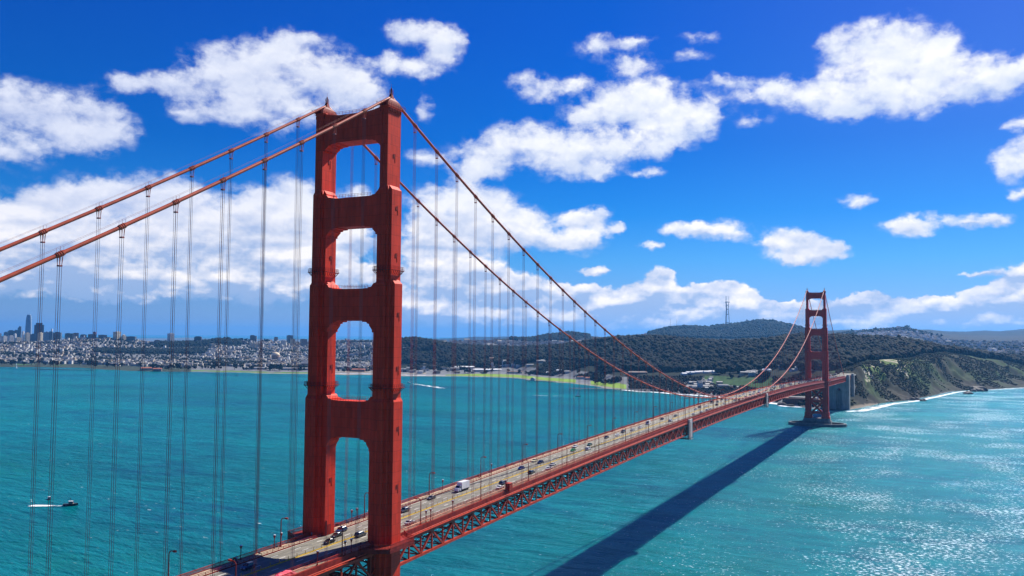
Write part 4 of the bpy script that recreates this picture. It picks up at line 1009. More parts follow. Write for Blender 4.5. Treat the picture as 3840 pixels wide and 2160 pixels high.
# ------------------------------------------------------------------ the far shore: real distances, in polar form round the hilltop
# (azimuth deg from +Y towards +X, [(distance m, height m) shore, flat edge, slope, wooded ridge, ...])
TER = [
 (-67.251,[(4586,0.6),(4936,6.0),(5116,6.0),(5300,29.2),(6300,59.0),(7100,25.0),(8600,20.0),(16000,25.0)]),
 (-60.631,[(4285,0.6),(4635,6.0),(4950,6.0),(5300,27.6),(6300,65.6),(7100,25.0),(8600,20.0),(16000,25.0)]),
 (-56.860,[(4124,0.6),(4474,6.0),(4950,6.0),(5300,26.1),(6300,73.1),(7100,25.0),(8600,20.0),(16000,25.0)]),
 (-54.855,[(4049,0.6),(4399,6.0),(4950,6.0),(5300,29.7),(6300,75.6),(7100,25.0),(8600,20.0),(16000,25.0)]),
 (-52.770,[(3950,0.6),(4300,6.0),(4950,6.0),(5300,33.7),(6300,95.6),(7100,25.0),(8600,20.0),(16000,25.0)]),
 (-51.337,[(3730,0.6),(4080,6.0),(4950,6.0),(5300,33.5),(6300,100.0),(7100,25.0),(8600,20.0),(16000,25.0)]),
 (-49.868,[(3604,0.6),(3954,6.0),(4950,6.0),(5300,30.5),(6300,84.9),(7100,25.0),(8600,20.0),(16000,25.0)]),
 (-48.669,[(3515,0.6),(3865,6.0),(4950,6.0),(5300,27.4),(6300,69.4),(7100,25.0),(8600,20.0),(16000,25.0)]),
 (-46.831,[(3470,0.6),(3820,6.0),(4950,6.0),(5300,27.4),(6300,72.1),(7100,25.0),(8600,20.0),(16000,25.0)]),
 (-45.895,[(3461,0.6),(3811,6.0),(4950,6.0),(5300,29.0),(6300,78.3),(7100,25.0),(8600,20.0),(16000,25.0)]),
 (-44.948,[(3406,0.6),(3756,6.0),(4950,6.0),(5300,33.7),(6300,102.8),(7100,25.0),(8600,20.0),(16000,25.0)]),
 (-44.150,[(3400,0.6),(3750,6.0),(4950,6.0),(5300,33.9),(6300,96.0),(7100,25.0),(8600,20.0),(16000,25.0)]),
 (-42.696,[(3322,0.6),(3672,6.0),(4950,6.0),(5300,31.0),(6300,85.9),(7100,25.0),(8600,20.0),(16000,25.0)]),
 (-41.220,[(3270,0.6),(3620,6.0),(4950,6.0),(5300,29.8),(6300,88.4),(7100,25.0),(8600,20.0),(16000,25.0)]),
 (-39.555,[(3242,0.6),(3592,6.0),(4950,6.0),(5300,28.6),(6300,76.4),(7100,25.0),(8600,20.0),(16000,25.0)]),
 (-37.015,[(3174,0.6),(3524,6.0),(4650,6.0),(5000,37.5),(6000,101.1),(6800,25.0),(8600,20.0),(16000,25.0)]),
 (-35.297,[(3174,0.6),(3524,6.0),(4450,6.0),(4800,46.9),(5800,98.3),(6600,25.0),(8600,20.0),(16000,25.0)]),
 (-33.318,[(3076,0.6),(3356,6.0),(3650,22.0),(4400,104.4),(5200,103.3),(5700,70.0),(7000,40.0),(16000,60.0)]),
 (-32.514,[(3058,0.6),(3338,6.0),(3650,22.2),(4400,110.3),(5200,103.8),(5700,70.0),(7000,40.0),(16000,60.0)]),
 (-31.199,[(3063,0.6),(3343,6.0),(3650,22.6),(4400,92.2),(5300,102.3),(5800,70.0),(7000,40.0),(16000,60.0)]),
 (-30.054,[(3069,0.6),(3349,6.0),(3550,26.3),(4300,73.8),(5300,101.4),(5800,70.0),(7000,40.0),(16000,60.0)]),
 (-28.995,[(3056,0.6),(3336,6.0),(3550,26.7),(4300,69.1),(5300,103.8),(5800,70.0),(6600,60.0),(16000,60.0)]),
 (-27.756,[(3025,0.6),(3305,6.0),(3550,27.3),(4300,65.8),(5300,104.7),(5800,70.0),(6400,95.2),(16000,60.0)]),
 (-26.694,[(2995,0.6),(3275,6.0),(3450,31.1),(4200,65.3),(5300,102.3),(5800,70.0),(6400,121.9),(16000,60.0)]),
 (-25.808,[(2965,0.6),(3245,6.0),(3450,31.5),(4200,65.8),(5300,99.7),(5800,70.0),(6400,114.8),(16000,60.0)]),
 (-24.922,[(2865,0.6),(3145,6.0),(3349,35.2),(4100,71.7),(5300,98.7),(5800,70.0),(6800,120.9),(16000,60.0)]),
 (-23.860,[(2774,0.6),(3054,6.0),(3250,39.0),(4000,79.9),(5300,99.5),(5800,70.0),(6800,145.0),(16000,60.0)]),
 (-22.447,[(2693,0.6),(2943,6.0),(3150,43.1),(3900,91.5),(5300,100.7),(5800,70.0),(6800,163.1),(16000,60.0)]),
 (-21.214,[(2603,0.6),(2823,6.0),(3050,47.0),(3800,107.2),(5300,103.3),(5800,70.0),(6900,143.5),(16000,60.0)]),
 (-19.460,[(2410,0.6),(2570,6.0),(2750,33.2),(3600,120.4),(4500,75.0),(6300,120.3),(7800,137.1),(17000,60.0)]),
 (-17.720,[(2335,0.6),(2515,6.0),(2695,32.5),(3600,129.0),(4500,75.0),(6300,122.0),(7900,151.3),(17000,60.0)]),
 (-15.926,[(2278,0.6),(2458,10.0),(2638,34.5),(3600,123.4),(4500,75.0),(6300,123.7),(8000,216.8),(17000,60.0)]),
 (-14.865,[(2238,0.6),(2418,12.0),(2598,35.4),(3600,116.3),(4500,75.0),(6300,111.4),(8100,238.4),(17000,60.0)]),
 (-13.273,[(2208,0.6),(2388,14.0),(2568,37.9),(3600,109.6),(4500,75.0),(6300,107.4),(8200,228.7),(17000,60.0)]),
 (-12.251,[(2163,0.6),(2343,14.0),(2523,40.5),(3600,108.1),(4500,75.0),(6300,102.9),(8300,250.7),(17000,60.0)]),
 (-10.479,[(2096,0.6),(2276,14.0),(2456,46.2),(3500,111.8),(4400,75.0),(6300,104.8),(8300,283.9),(17000,60.0)]),
 (-9.303,[(2027,0.6),(2207,14.0),(2387,52.8),(3400,122.0),(4300,75.0),(6300,111.8),(8300,282.0),(17000,60.0)]),
 (-8.335,[(1961,0.6),(2141,14.0),(2321,58.2),(3400,130.6),(4300,75.0),(6300,122.1),(8200,256.4),(17000,233.3)]),
 (-7.218,[(1896,0.6),(2076,14.0),(2256,64.8),(3400,133.1),(4300,75.0),(6300,132.5),(8100,207.9),(17000,255.4)]),
 (-5.960,[(1880,0.6),(2060,18.0),(2240,66.4),(3400,133.7),(4300,75.0),(6300,142.9),(8000,178.7),(18000,300.9)]),
 (-4.860,[(1912,0.6),(2112,75.4),(2292,76.1),(3400,132.3),(4300,75.0),(6300,147.6),(7600,186.2),(18000,318.4)]),
 (-4.140,[(1992,0.6),(2212,87.9),(2392,81.9),(3400,130.7),(4300,75.0),(6200,148.2),(7500,196.9),(18000,298.8)]),
 (-2.575,[(2175,0.6),(2455,86.4),(2635,89.6),(3350,126.7),(4250,75.0),(6200,160.2),(7400,216.0),(18000,291.2)]),
 (-1.571,[(2254,0.6),(2554,87.8),(2734,93.7),(3300,119.9),(4200,75.0),(6200,161.0),(7300,223.6),(18000,318.2)]),
 (-0.295,[(2468,0.6),(2798,93.6),(2978,96.9),(3300,107.8),(4200,75.0),(6200,139.7),(7300,175.4),(18000,350.0)]),
 (0.813,[(2717,0.6),(3077,91.3),(3257,91.7),(3437,97.3),(4200,75.0),(6200,118.7),(7300,144.2),(18000,326.4)]),
 (1.845,[(2809,0.6),(3189,82.6),(3369,83.6),(3549,85.6),(4200,75.0),(6000,114.2),(7300,131.4),(18000,322.8)]),
 (2.613,[(2881,0.6),(3261,67.9),(3441,72.0),(3621,73.8),(4200,75.0),(5800,109.9),(7300,128.4),(18000,343.2)]),
 (3.329,[(2956,0.6),(3336,60.0),(3516,63.9),(3696,63.5),(4200,75.0),(5800,107.7),(7300,127.3),(18000,329.4)]),
 (4.536,[(3089,0.6),(3469,45.5),(3649,45.1),(3829,36.4),(4200,75.0),(5800,106.2),(7300,125.0),(18000,349.9)]),
 (10.189,[(3489,0.6),(3869,35.0),(4049,34.9),(4229,26.6),(4409,75.0),(5800,109.8),(7300,127.0),(18000,326.8)]),
 (17.442,[(4171,0.6),(4551,34.5),(4731,35.4),(4911,28.4),(5091,75.0),(5800,120.7),(7300,137.1),(18000,331.5)]),
]

TAZ = np.array([t[0] for t in TER]); TR = np.array([[q[0] for q in t[1]] for t in TER], float); TZ = np.array([[q[1] for q in t[1]] for t in TER], float)
def vnoise(x, y, seed=0):
    xi = np.floor(x).astype(np.int64); yi = np.floor(y).astype(np.int64); xf = x - xi; yf = y - yi
    u = xf * xf * (3 - 2 * xf); v = yf * yf * (3 - 2 * yf)
    def h(a, b):
        n = (a * 374761393 + b * 668265263 + seed * 1442695041) & 0xffffffff
        n = ((n ^ (n >> 13)) * 1274126177) & 0xffffffff
        return ((n ^ (n >> 16)) & 0xffff) / 65535.0
    return (h(xi, yi) * (1 - u) + h(xi + 1, yi) * u) * (1 - v) + (h(xi, yi + 1) * (1 - u) + h(xi + 1, yi + 1) * u) * v
def fbm(x, y, o=4, seed=0):
    s = 0; a = .5
    for k in range(o): s = s + a * vnoise(x * 2 ** k, y * 2 ** k, seed + k); a *= .5
    return s / (1 - .5 ** o)
def polar(a, r): t = np.radians(a); return CAM[0] + r * np.sin(t), CAM[1] + r * np.cos(t)
def ctrl(a):
    a = np.asarray(a, float)
    return np.stack([np.interp(a, TAZ, TR[:, k]) for k in range(8)], -1), np.stack([np.interp(a, TAZ, TZ[:, k]) for k in range(8)], -1)
def height(a, r):
    """terrain height at azimuth a, distance r (arrays of one shape)"""
    a = np.asarray(a, float); r = np.asarray(r, float)
    R_, Z_ = ctrl(a)
    jag = (fbm(a * 1.3, r * 0 + 3.1, 4, 5) - .5) * 46
    rr = r + jag
    z = np.full(a.shape, -6.0)
    z = np.where(rr < R_[..., 0], np.maximum(-6, (rr - R_[..., 0]) * .06 + .6), z)
    for k in range(7):
        m = (rr >= R_[..., k]) & (rr < R_[..., k + 1])
        t = (rr - R_[..., k]) / (R_[..., k + 1] - R_[..., k])
        if k in (2, 3, 4, 5): t = t * t * (3 - 2 * t)
        z = np.where(m, Z_[..., k] + (Z_[..., k + 1] - Z_[..., k]) * t, z)
    z = np.where(rr >= R_[..., 7], Z_[..., 7] * np.clip(1 - (rr - R_[..., 7]) / 9000, 0, 1), z)
    x, y = polar(a, r)
    hillf = np.clip((z - 8) / 40, 0, 1)
    z = z + hillf * ((fbm(x / 420, y / 420, 4, 1) - .5) * 22 + (fbm(x / 90, y / 90, 3, 2) - .5) * 6)
    z = z + np.clip((r - 11000) / 5000, 0, 1) * (fbm(x / 2600, y / 2600, 4, 3) - .5) * 190 * (z > 20)
    bluff = np.clip((a + 5.6) / .8, 0, 1) * np.clip((rr - R_[..., 0]) / 50, 0, 1) * np.clip((R_[..., 2] - rr) / 120, 0, 1)
    gul = np.abs(fbm(x / 70 + y / 260, y / 150, 4, 9) - .5) * 2
    g2 = np.abs(fbm(x / 26 + y / 90, y / 60, 4, 15) - .5) * 2; z = z - bluff * (1 - g2) ** 3 * 7 * np.clip(z / 30, 0, 1)
    z = z - bluff * (1 - gul) ** 3 * 13 * np.clip(z / 40, 0, 1) + bluff * (fbm(x / 18, y / 18, 3, 12) - .5) * 8
    return z
aa = np.arange(-68, 18.001, .075); rr_ = np.concatenate([np.geomspace(1780, 9000, 420), np.geomspace(9060, 26000, 60)])
A2, R2 = np.meshgrid(aa, rr_, indexing='ij'); Z2 = height(A2, R2); X2, Y2 = polar(A2, R2)
# ground cover colours
def cover(a, r, z, x, y):
    R_, Z_ = ctrl(a)
    n1 = fbm(x / 120, y / 120, 4, 21); n2 = fbm(x / 30, y / 30, 3, 22); n3 = fbm(x / 9, y / 9, 2, 23)
    col = np.zeros(a.shape + (3,)); col[:] = (.16, .165, .175)                       # town ground
    col *= (0.7 + .6 * n2)[..., None]
    def put(m, c, v=.3): 
        k = (1 - v + 2 * v * n2)[..., None]; col[m] = (np.array(c) * k)[m]
    fl = (a < -46.5) & (r < R_[..., 1] + 40); put(fl, (.045, .06, .045), .5)
    wood = ((a > -34.2) & (r > R_[..., 1] + 120) & (r < R_[..., 3] + 260)) | ((a > -28) & (a < -20.3) & (r > 6000) & (r < 7400)) | ((a > -17.5) & (a < -6) & (r > 6500) & (r < 9200)) | ((a > -52) & (a < -45.6) & (r > 5200) & (r < 5700)) | ((a > -48.6) & (a < -43.6) & (r > 5800) & (r < 6700))
    put(wood, (.010, .016, .010), .45)
    far = r > 7700; put(far, (.012, .020, .022), .2); far_haze = (r > 7000) & (a < -34); put(far_haze, (.10, .14, .19), .1)  # ground far off at left: pale blue haze put into its colour
    fr_ = (a > -1.5) & (r > 4300) & (r < 10500); put(fr_, (.030, .035, .040), .3)
    bl = (a > -6.4) & (r < R_[..., 2] + 160) & (r > R_[..., 0] - 10)
    g = np.array([.036, .070, .018]); b = np.array([.036, .036, .021]); dk = np.array([.009, .015, .009])
    t = np.clip((n1 - .34) * 4, 0, 1)[..., None]; cc = g * t + b * (1 - t); t2 = np.clip((n2 - .52) * 6, 0, 1)[..., None]; cc = cc * (1 - t2) + dk * t2
    low = np.clip((26 - z) / 20, 0, 1)[..., None] * .6; cc = cc * (1 - low) + np.array([.05, .042, .036]) * low
    col[bl] = (cc * (0.7 + .6 * n3)[..., None])[bl]
    # level green on top of the bluff with bare sandy paths
    gt = (a > -5.4) & (a < -1.2) & (r > R_[..., 1] - 95) & (r < R_[..., 2] + 60) & (n1 > .40); put(gt, (.085, .135, .030), .25)
    sd = gt & (np.abs(fbm(x / 70, y / 45, 3, 31) - .5) < .035); put(sd, (.50, .44, .33), .1)
    # airfield lawn, beach, shore road
    lawn = (a > -31.5) & (a < -18.6) & (r > R_[..., 0] + 30) & (r < R_[..., 0] + 30 + np.clip((a + 31.5) * 40, 0, 140)) & ~((a > -21.9) & (a < -20.9)); put(lawn, (.19, .30, .030), .12)
    lawn2 = (a > -46.5) & (a < -39) & (r > R_[..., 0] + 14) & (r < R_[..., 0] + 95) & (n1 > .4); put(lawn2, (.10, .19, .05), .2)
    mar = (a > -56) & (a < -53) & (r > R_[..., 0] + 120) & (r < R_[..., 0] + 420) & (n1 > .5); put(mar, (.06, .13, .045), .2)
    beach = (r > R_[..., 0] - 25) & (r < R_[..., 0] + 14) & (a > -43) & (a < -18.6); put(beach, (.27, .24, .18), .1)
    pave = (a > -38.5) & (a < -30.5) & (r > R_[..., 0] + 34) & (r < R_[..., 0] + 60); put(pave, (.5, .5, .5), .1)
    sand = (a > -38) & (a < -31.8) & (r > R_[..., 0] + 130) & (r < R_[..., 0] + 185) & (n1 > .42); put(sand, (.30, .25, .18), .1)
    b2 = (a > -4.8) & (r > R_[..., 0] - 25) & (r < R_[..., 0] + 1) & (a < -3.2); put(b2, (.24, .20, .15), .12)
    field = (a > -13.6) & (a < -9.4) & (r > R_[..., 1] + 5) & (r < R_[..., 1] + 150); put(field, (.035, .085, .025), .2)
    return np.clip(col, 0.003, 1)
C2 = cover(A2, R2, Z2, X2, Y2)
nI, nJ = A2.shape
idx = np.arange(nI * nJ).reshape(nI, nJ)
FQ = np.stack([idx[:-1, :-1], idx[:-1, 1:], idx[1:, 1:], idx[1:, :-1]], -1).reshape(-1, 4)
keep = (Z2[:-1, :-1] > -5.9) | (Z2[1:, 1:] > -5.9); FQ = FQ[keep.ravel()]
GROUND = mat('ground_cover', (1, 1, 1), .95, .18, .05, spec=.1, attr='Col')
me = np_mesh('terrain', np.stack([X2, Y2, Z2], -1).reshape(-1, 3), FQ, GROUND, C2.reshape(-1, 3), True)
tag(obj('terrain', me), kind='structure')

# ------------------------------------------------------------------ water: one sheet to the horizon
m = bpy.data.materials.new('sea_water'); m.use_nodes = True; T = NT(m.node_tree)
tc = T.n('ShaderNodeTexCoord').outputs['Object']
big = T.noise(T.vec('MULTIPLY', tc, (1, 1.6, 1)), .0032, 4, .5); med = T.noise(T.vec('MULTIPLY', tc, (1, 2.2, 1)), .02, 5, .6)
c1 = T.mix(T.rng(big, .35, .65), (0.0, .062, .098, 1), (0.0, .132, .112, 1))
c1 = T.mix(T.rng(med, .38, .64), c1, (0.0, .138, .150, 1))
patch = T.noise(T.vec('MULTIPLY', tc, (.55, 1.8, 1)), .0022, 5, .55)
c1 = T.n('ShaderNodeVectorMath', {0: c1, 'Scale': T.rng(patch, .34, .66, .82, 1.42)}, operation='SCALE').outputs[0]
wind = T.n('ShaderNodeMapping', {0: tc, 2: (0, 0, rad(18)), 3: (1, 3.0, 1)}).outputs[0]
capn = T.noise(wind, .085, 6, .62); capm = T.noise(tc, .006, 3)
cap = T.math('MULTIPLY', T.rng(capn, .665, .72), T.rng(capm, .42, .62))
# sun glitter painted into the water colour as small white flecks, ocean side
ox = T.n('ShaderNodeSeparateXYZ', {0: tc}); glint_map = T.n('ShaderNodeMapping', {0: tc, 2: (0, 0, rad(-8)), 3: (1, 1.5, 1)}).outputs[0]
glint_zone = T.math('MULTIPLY', T.rng(T.math('MULTIPLY_ADD', ox.outputs[1], .10, ox.outputs[0]), -70, 210), T.rng(T.noise(tc, .009, 4, .6), .34, .60))
crest = T.rng(T.math('MULTIPLY_ADD', glint_zone, .155, T.noise(glint_map, .30, 5, .68)), .67, .735)  # crest masks the glint flecks, which follow noise and not the sun
cap = T.math('MAXIMUM', cap, T.math('MULTIPLY', crest, .9))  # whitecap foam joined with the painted glints
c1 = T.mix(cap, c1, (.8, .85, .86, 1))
n1 = T.noise(wind, .012, 3, .5); n2 = T.noise(wind, .042, 3, .55); n3 = T.noise(wind, .17, 4, .6)
hgt = T.math('ADD', T.math('MULTIPLY', n1, 4.0), T.math('ADD', T.math('MULTIPLY', n2, 2.6), T.math('ADD', T.math('MULTIPLY', n3, 1.0), T.math('MULTIPLY', T.noise(wind, .7, 3, .6), .24))))
bmp = T.n('ShaderNodeBump', {'Strength': 1.0, 'Distance': 1.5, 'Height': hgt})
fr = T.math('MULTIPLY', T.n('ShaderNodeFresnel', {'IOR': 1.333, 'Normal': bmp}).outputs[0], 0.8)
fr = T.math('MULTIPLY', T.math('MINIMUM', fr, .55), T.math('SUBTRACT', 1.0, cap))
df = T.n('ShaderNodeBsdfDiffuse', {'Color': c1, 'Normal': bmp}); gl = T.n('ShaderNodeBsdfGlossy', {'Color': (.30, .68, .97, 1), 'Roughness': .15, 'Normal': bmp})
b = T.n('ShaderNodeMixShader', {0: fr, 1: df, 2: gl})
T.n('ShaderNodeOutputMaterial', {0: b}); WATER = m
g = [-50000, -26000, -12000, -6000, -2500, -1000, 0, 1000, 2500, 8000, 30000]; gy = [-6000, -3000, -1000, 0, 1000, 2500, 6000, 12000, 24000, 40000, 60000]
V = [(x, y, 0) for x in g for y in gy]; n = len(g)
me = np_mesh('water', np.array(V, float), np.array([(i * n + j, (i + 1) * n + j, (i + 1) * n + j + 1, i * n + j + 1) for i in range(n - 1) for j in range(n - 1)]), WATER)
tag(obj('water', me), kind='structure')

# surf along the ocean beach and round the fort: broken white sheets
m = bpy.data.materials.new('surf_foam'); m.use_nodes = True; T = NT(m.node_tree)
tc = T.n('ShaderNodeTexCoord').outputs['Object']
uvn = T.n('ShaderNodeVertexColor', layer_name='Col').outputs[0]
nz = T.noise(T.vec('MULTIPLY', tc, (1, 1, 1)), .045, 6, .65)
dn = T.math('ADD', T.math('SUBTRACT', nz, .5), T.n('ShaderNodeSeparateColor', {0: uvn}).outputs[0])
al = T.rng(dn, .44, .56)
d = T.n('ShaderNodeBsdfDiffuse', {'Color': (.84, .86, .87, 1)}); tr = T.n('ShaderNodeBsdfTransparent')
T.n('ShaderNodeOutputMaterial', {0: T.n('ShaderNodeMixShader', {0: al, 1: tr, 2: d})}); SURF = m
def foam_strip(name, pts, wid, prof, z=.35):
    """pts: centre line, wid: half width, prof: foam amount across"""
    V = []; Cc = []; k = len(prof); n = len(pts)
    for i, p in enumerate(pts):
        a, b = pts[max(i - 1, 0)], pts[min(i + 1, n - 1)]; dx, dy = b[0] - a[0], b[1] - a[1]; L = math.hypot(dx, dy)
        wd = wid[i] if hasattr(wid, '__len__') else wid
        for j in range(k):
            t = (j / (k - 1) - .5) * 2 * wd; V.append((p[0] - dy / L * t, p[1] + dx / L * t, z)); e = 1 if 0 < i < n - 1 else .3
            Cc.append((prof[j] * e,) * 3)
    Fq = np.array([(i * k + j, i * k + j + 1, (i + 1) * k + j + 1, (i + 1) * k + j) for i in range(n - 1) for j in range(k - 1)])
    return tag(obj(name, np_mesh(name, np.array(V, float), Fq, SURF, np.array(Cc, float))), kind='stuff')
sa_ = np.arange(-5.3, 9, .12); R_, _z = ctrl(sa_); jag = (fbm(sa_ * 1.3, sa_ * 0 + 3.1, 4, 5) - .5) * 46
px, py = polar(sa_, R_[:, 0] - jag - 22); foam_strip('surf', list(zip(px, py)), np.clip(34 - (sa_ + 5) * 2.6, 15, 34), [.02, .12, .22, .32, .42, .56, .62][::-1])
sa_ = np.arange(-19, -7.8, .12); R_, _z = ctrl(sa_); jag = (fbm(sa_ * 1.3, sa_ * 0 + 3.1, 4, 5) - .5) * 46
px, py = polar(sa_, R_[:, 0] - jag - 9); foam_strip('surf', list(zip(px, py)), 17, [.7, .7, .6, .5, .2])
foam_strip('surf', [(-128, 1690), (-110, 1668), (-80, 1660), (-50, 1664), (-30, 1672)], 16, [.3, .7, .8, .7, .4])
foam_strip('boat_wake', [(-469, 251.5), (-474, 247), (-482, 242), (-490, 238), (-498, 234.5), (-506, 230)], [1.2, 2.2, 3.0, 3.6, 4.2, 4.0], [.35, .62, .56, .62, .35], .3)
foam_strip('boat_wake', [(-1240, 1952), (-1200, 1924), (-1150, 1888), (-1100, 1853), (-1040, 1812), (-980, 1772)], [4, 7, 10, 12, 14, 16], [.45, .56, .42, .50, .3], .3)
foam_strip('boat_wake', [(-600, 1700), (-640, 1690), (-700, 1678), (-760, 1668)], [2, 3, 4, 4], [.3, .56, .5, .3], .3)
# ------------------------------------------------------------------ rocks in the surf
ROCK = mat('wet_rock', (.05, .045, .042), .8, .3, .2)
for i, (x, y, s, lb) in enumerate([(73, 1926, 9, 'small dark rock closest to the anchorage in the surf'), (88, 1935, 6, 'low rock beside the one closest to the anchorage'), (132, 2032, 13, 'largest of the rocks in the middle of the surf'),
        (118, 2018, 7, 'small rock in front of the largest middle one'), (150, 2003, 11, 'rock standing alone just outside the breaking surf'), (105, 1998, 8, 'flat rock at the inner edge of the middle surf'),
        (286, 2535, 26, 'big dark sea stack at the far end of the beach'), (272, 2500, 13, 'smaller stack leaning against the big sea stack'), (254, 2369, 14, 'rock in the surf halfway to the big sea stack'),
        (-118, 1690, 13, 'dark rock in the foam off the fort wall'), (-100, 1676, 9, 'low dark rock between the fort and the far tower')]):
    r_ = random.Random(i); bm = bmesh.new(); bmesh.ops.create_icosphere(bm, subdivisions=3, radius=1)
    for v in bm.verts:
        n_ = float(fbm(np.array([v.co.x * 1.6 + i * 7]), np.array([v.co.y * 1.6 + v.co.z * 1.3 + 9]), 3, 40)[0]); v.co *= .6 + .8 * n_
        v.co.z = v.co.z * .75
    me = bpy.data.meshes.new('rock'); bm.to_mesh(me); bm.free(); me.materials.append(ROCK)
    o = obj('rock', me, None, (x, y, -.05 * s), r_.uniform(0, 6)); o.scale = (s, s * r_.uniform(.6, .9), s * .75); tag(o, lb, 'rock', 'rocks in the surf')

# ------------------------------------------------------------------ woods
ico = bmesh.new(); bmesh.ops.create_icosphere(ico, subdivisions=1, radius=1)
IV = np.array([v.co[:] for v in ico.verts]); IF = np.array([[v.index for v in f.verts] for f in ico.faces]); ico.free()
FOREST = mat('wood_foliage', (1, 1, 1), .9, .4, .25, spec=.1, attr='Col')
rng = np.random.default_rng(5)
def crowns(name, a, r, hmin, hmax, tint, sub=2, kind='stuff', wide=.62):
    """many separate lumpy crowns rising from the ground at the given places, gathered as one wood"""
    n = len(a); x, y = polar(a, r); z = height(a, r); h = hmin + (hmax - hmin) * rng.beta(1.5, 2.2, n) * np.clip(.55 + fbm(x / 180, y / 180, 3, 78), .6, 1.35)
    Vs = []; Cs = []
    for k in range(sub):
        w_ = h * wide * rng.uniform(.55, .95, n) * (1 if k == 0 else .75)
        hh = h * (.5 if k == 0 else .36) * rng.uniform(.8, 1.15, n)
        ox = rng.normal(0, .32, n) * h * wide * (k > 0); oy = rng.normal(0, .32, n) * h * wide * (k > 0); oz = h * (.52 if k == 0 else rng.uniform(.45, .85, n))
        J = rng.uniform(.82, 1.18, (n, len(IV), 1))
        ang = rng.uniform(0, 6.28, n); ca, sa2 = np.cos(ang), np.sin(ang)
        P = IV[None] * J; P = np.stack([P[..., 0] * ca[:, None] - P[..., 1] * sa2[:, None], P[..., 0] * sa2[:, None] + P[..., 1] * ca[:, None], P[..., 2]], -1)
        P = P * np.stack([w_, w_, hh], -1)[:, None]; P += np.stack([x + ox, y + oy, z + oz], -1)[:, None]
        Vs.append(P.reshape(-1, 3))
        pk = np.clip(fbm(x / 260, y / 260, 3, 77) * 1.7 - .35 + rng.normal(0, .22, n), 0, .999); t = np.array(tint)[(pk * len(tint)).astype(int)] * rng.uniform(.72, 1.3, (n, 1)); Cs.append(np.repeat(t, len(IV), 0))
    V = np.concatenate(Vs); Cc = np.concatenate(Cs); m_ = len(V) // len(IV)
    Fq = (IF[None] + (np.arange(m_) * len(IV))[:, None, None]).reshape(-1, 3)
    return tag(obj(name, np_mesh(name, V, Fq, FOREST, Cc, True)), kind=kind)
TINT = [(.003, .008, .005), (.004, .009, .005), (.010, .008, .006), (.003, .006, .005), (.012, .016, .006)]
def scatter(n, a0, a1, lo, hi, cond=None):
    """uniform over ground area between two control rows; lo/hi = (row, offset)"""
    a = rng.uniform(a0, a1, n * 3); R_, _ = ctrl(a); r0 = R_[:, lo[0]] + lo[1]; r1 = R_[:, hi[0]] + hi[1]
    r = np.sqrt(r0 ** 2 + (r1 ** 2 - r0 ** 2) * rng.uniform(0, 1, n * 3)); k = r1 > r0 + 5
    if cond is not None: k &= cond(a, r)
    a, r = a[k], r[k]; return a[:n], r[:n]
def clearing(a, r):
    x, y = polar(a, r); f = fbm(x / 150, y / 150, 3, 51); R_, _ = ctrl(a); t = (r - R_[:, 2]) / (R_[:, 3] - R_[:, 2])
    return (f > .30 + .16 * (t < .1)) & ((a > -19.5) | (t > -.15))
a, r = scatter(15000, -34.0, -5.2, (1, 130), (3, 240), clearing); crowns('forest', a, r, 12, 27, TINT, 3)
a, r = scatter(6500, -5.2, 6.5, (2, 60), (3, 300)); crowns('forest', a, r, 11, 22, TINT)
a, r = scatter(3000, -34.0, 5, (3, -150), (3, 120)); crowns('forest', a, r, 14, 26, TINT)
def band(a0, a1, r0, r1, n): return rng.uniform(a0, a1, n), rng.uniform(r0, r1, n)
a, r = band(-17.2, -6.2, 6900, 8500, 7600); crowns('forest', a, r, 14, 30, [(.009, .016, .011), (.012, .018, .011)], 1)
a, r = band(-26.3, -21.0, 6250, 7150, 2400); crowns('forest', a, r, 12, 26, [(.009, .016, .011)], 1)
a, r = band(-5.6, -.2, 6900, 7700, 1500); crowns('forest', a, r, 8, 20, [(.009, .016, .011)], 1)
a, r = band(-48.6, -43.6, 5850, 6350, 1150); crowns('forest', a, r, 12, 24, [(.009, .015, .011)], 1)
a, r = band(-52, -45.6, 5230, 5640, 900); crowns('forest', a, r, 12, 22, [(.009, .015, .011)], 1)
a, r = scatter(5200, -62, -34.2, (1, -180), (4, 100), lambda a, r: fbm(polar(a, r)[0] / 220, polar(a, r)[1] / 220, 3, 61) > .46); crowns('street_tree_wood', a, r, 7, 15, [(.009, .016, .011), (.03, .036, .024)], 1)
a, r = scatter(1700, -33, -19, (1, -10), (2, 60), lambda a, r: fbm(polar(a, r)[0] / 120, polar(a, r)[1] / 120, 3, 62) > .5); crowns('street_tree_wood', a, r, 6, 14, TINT, 2)
a, r = scatter(1800, -18.4, -5.4, (0, 8), (1, 130), lambda a, r: ~((a > -13.6) & (a < -9.4) & (r > ctrl(a)[0][:, 1] + 5))); crowns('shore_scrub', a, r, 4, 11, TINT, 2)
a, r = scatter(12500, -5.6, 8, (0, 6), (2, 60), lambda a, r: fbm(polar(a, r)[0] / 60, polar(a, r)[1] / 60, 3, 63) > .44); crowns('bluff_scrub', a, r, 1.2, 4.0, [(.014, .027, .010), (.024, .038, .012), (.03, .026, .016)], 1, wide=1.1)
a, r = band(.5, 6, 4300, 6800, 1500); crowns('street_tree_wood', a, r, 6, 15, [(.02, .03, .02)], 1)

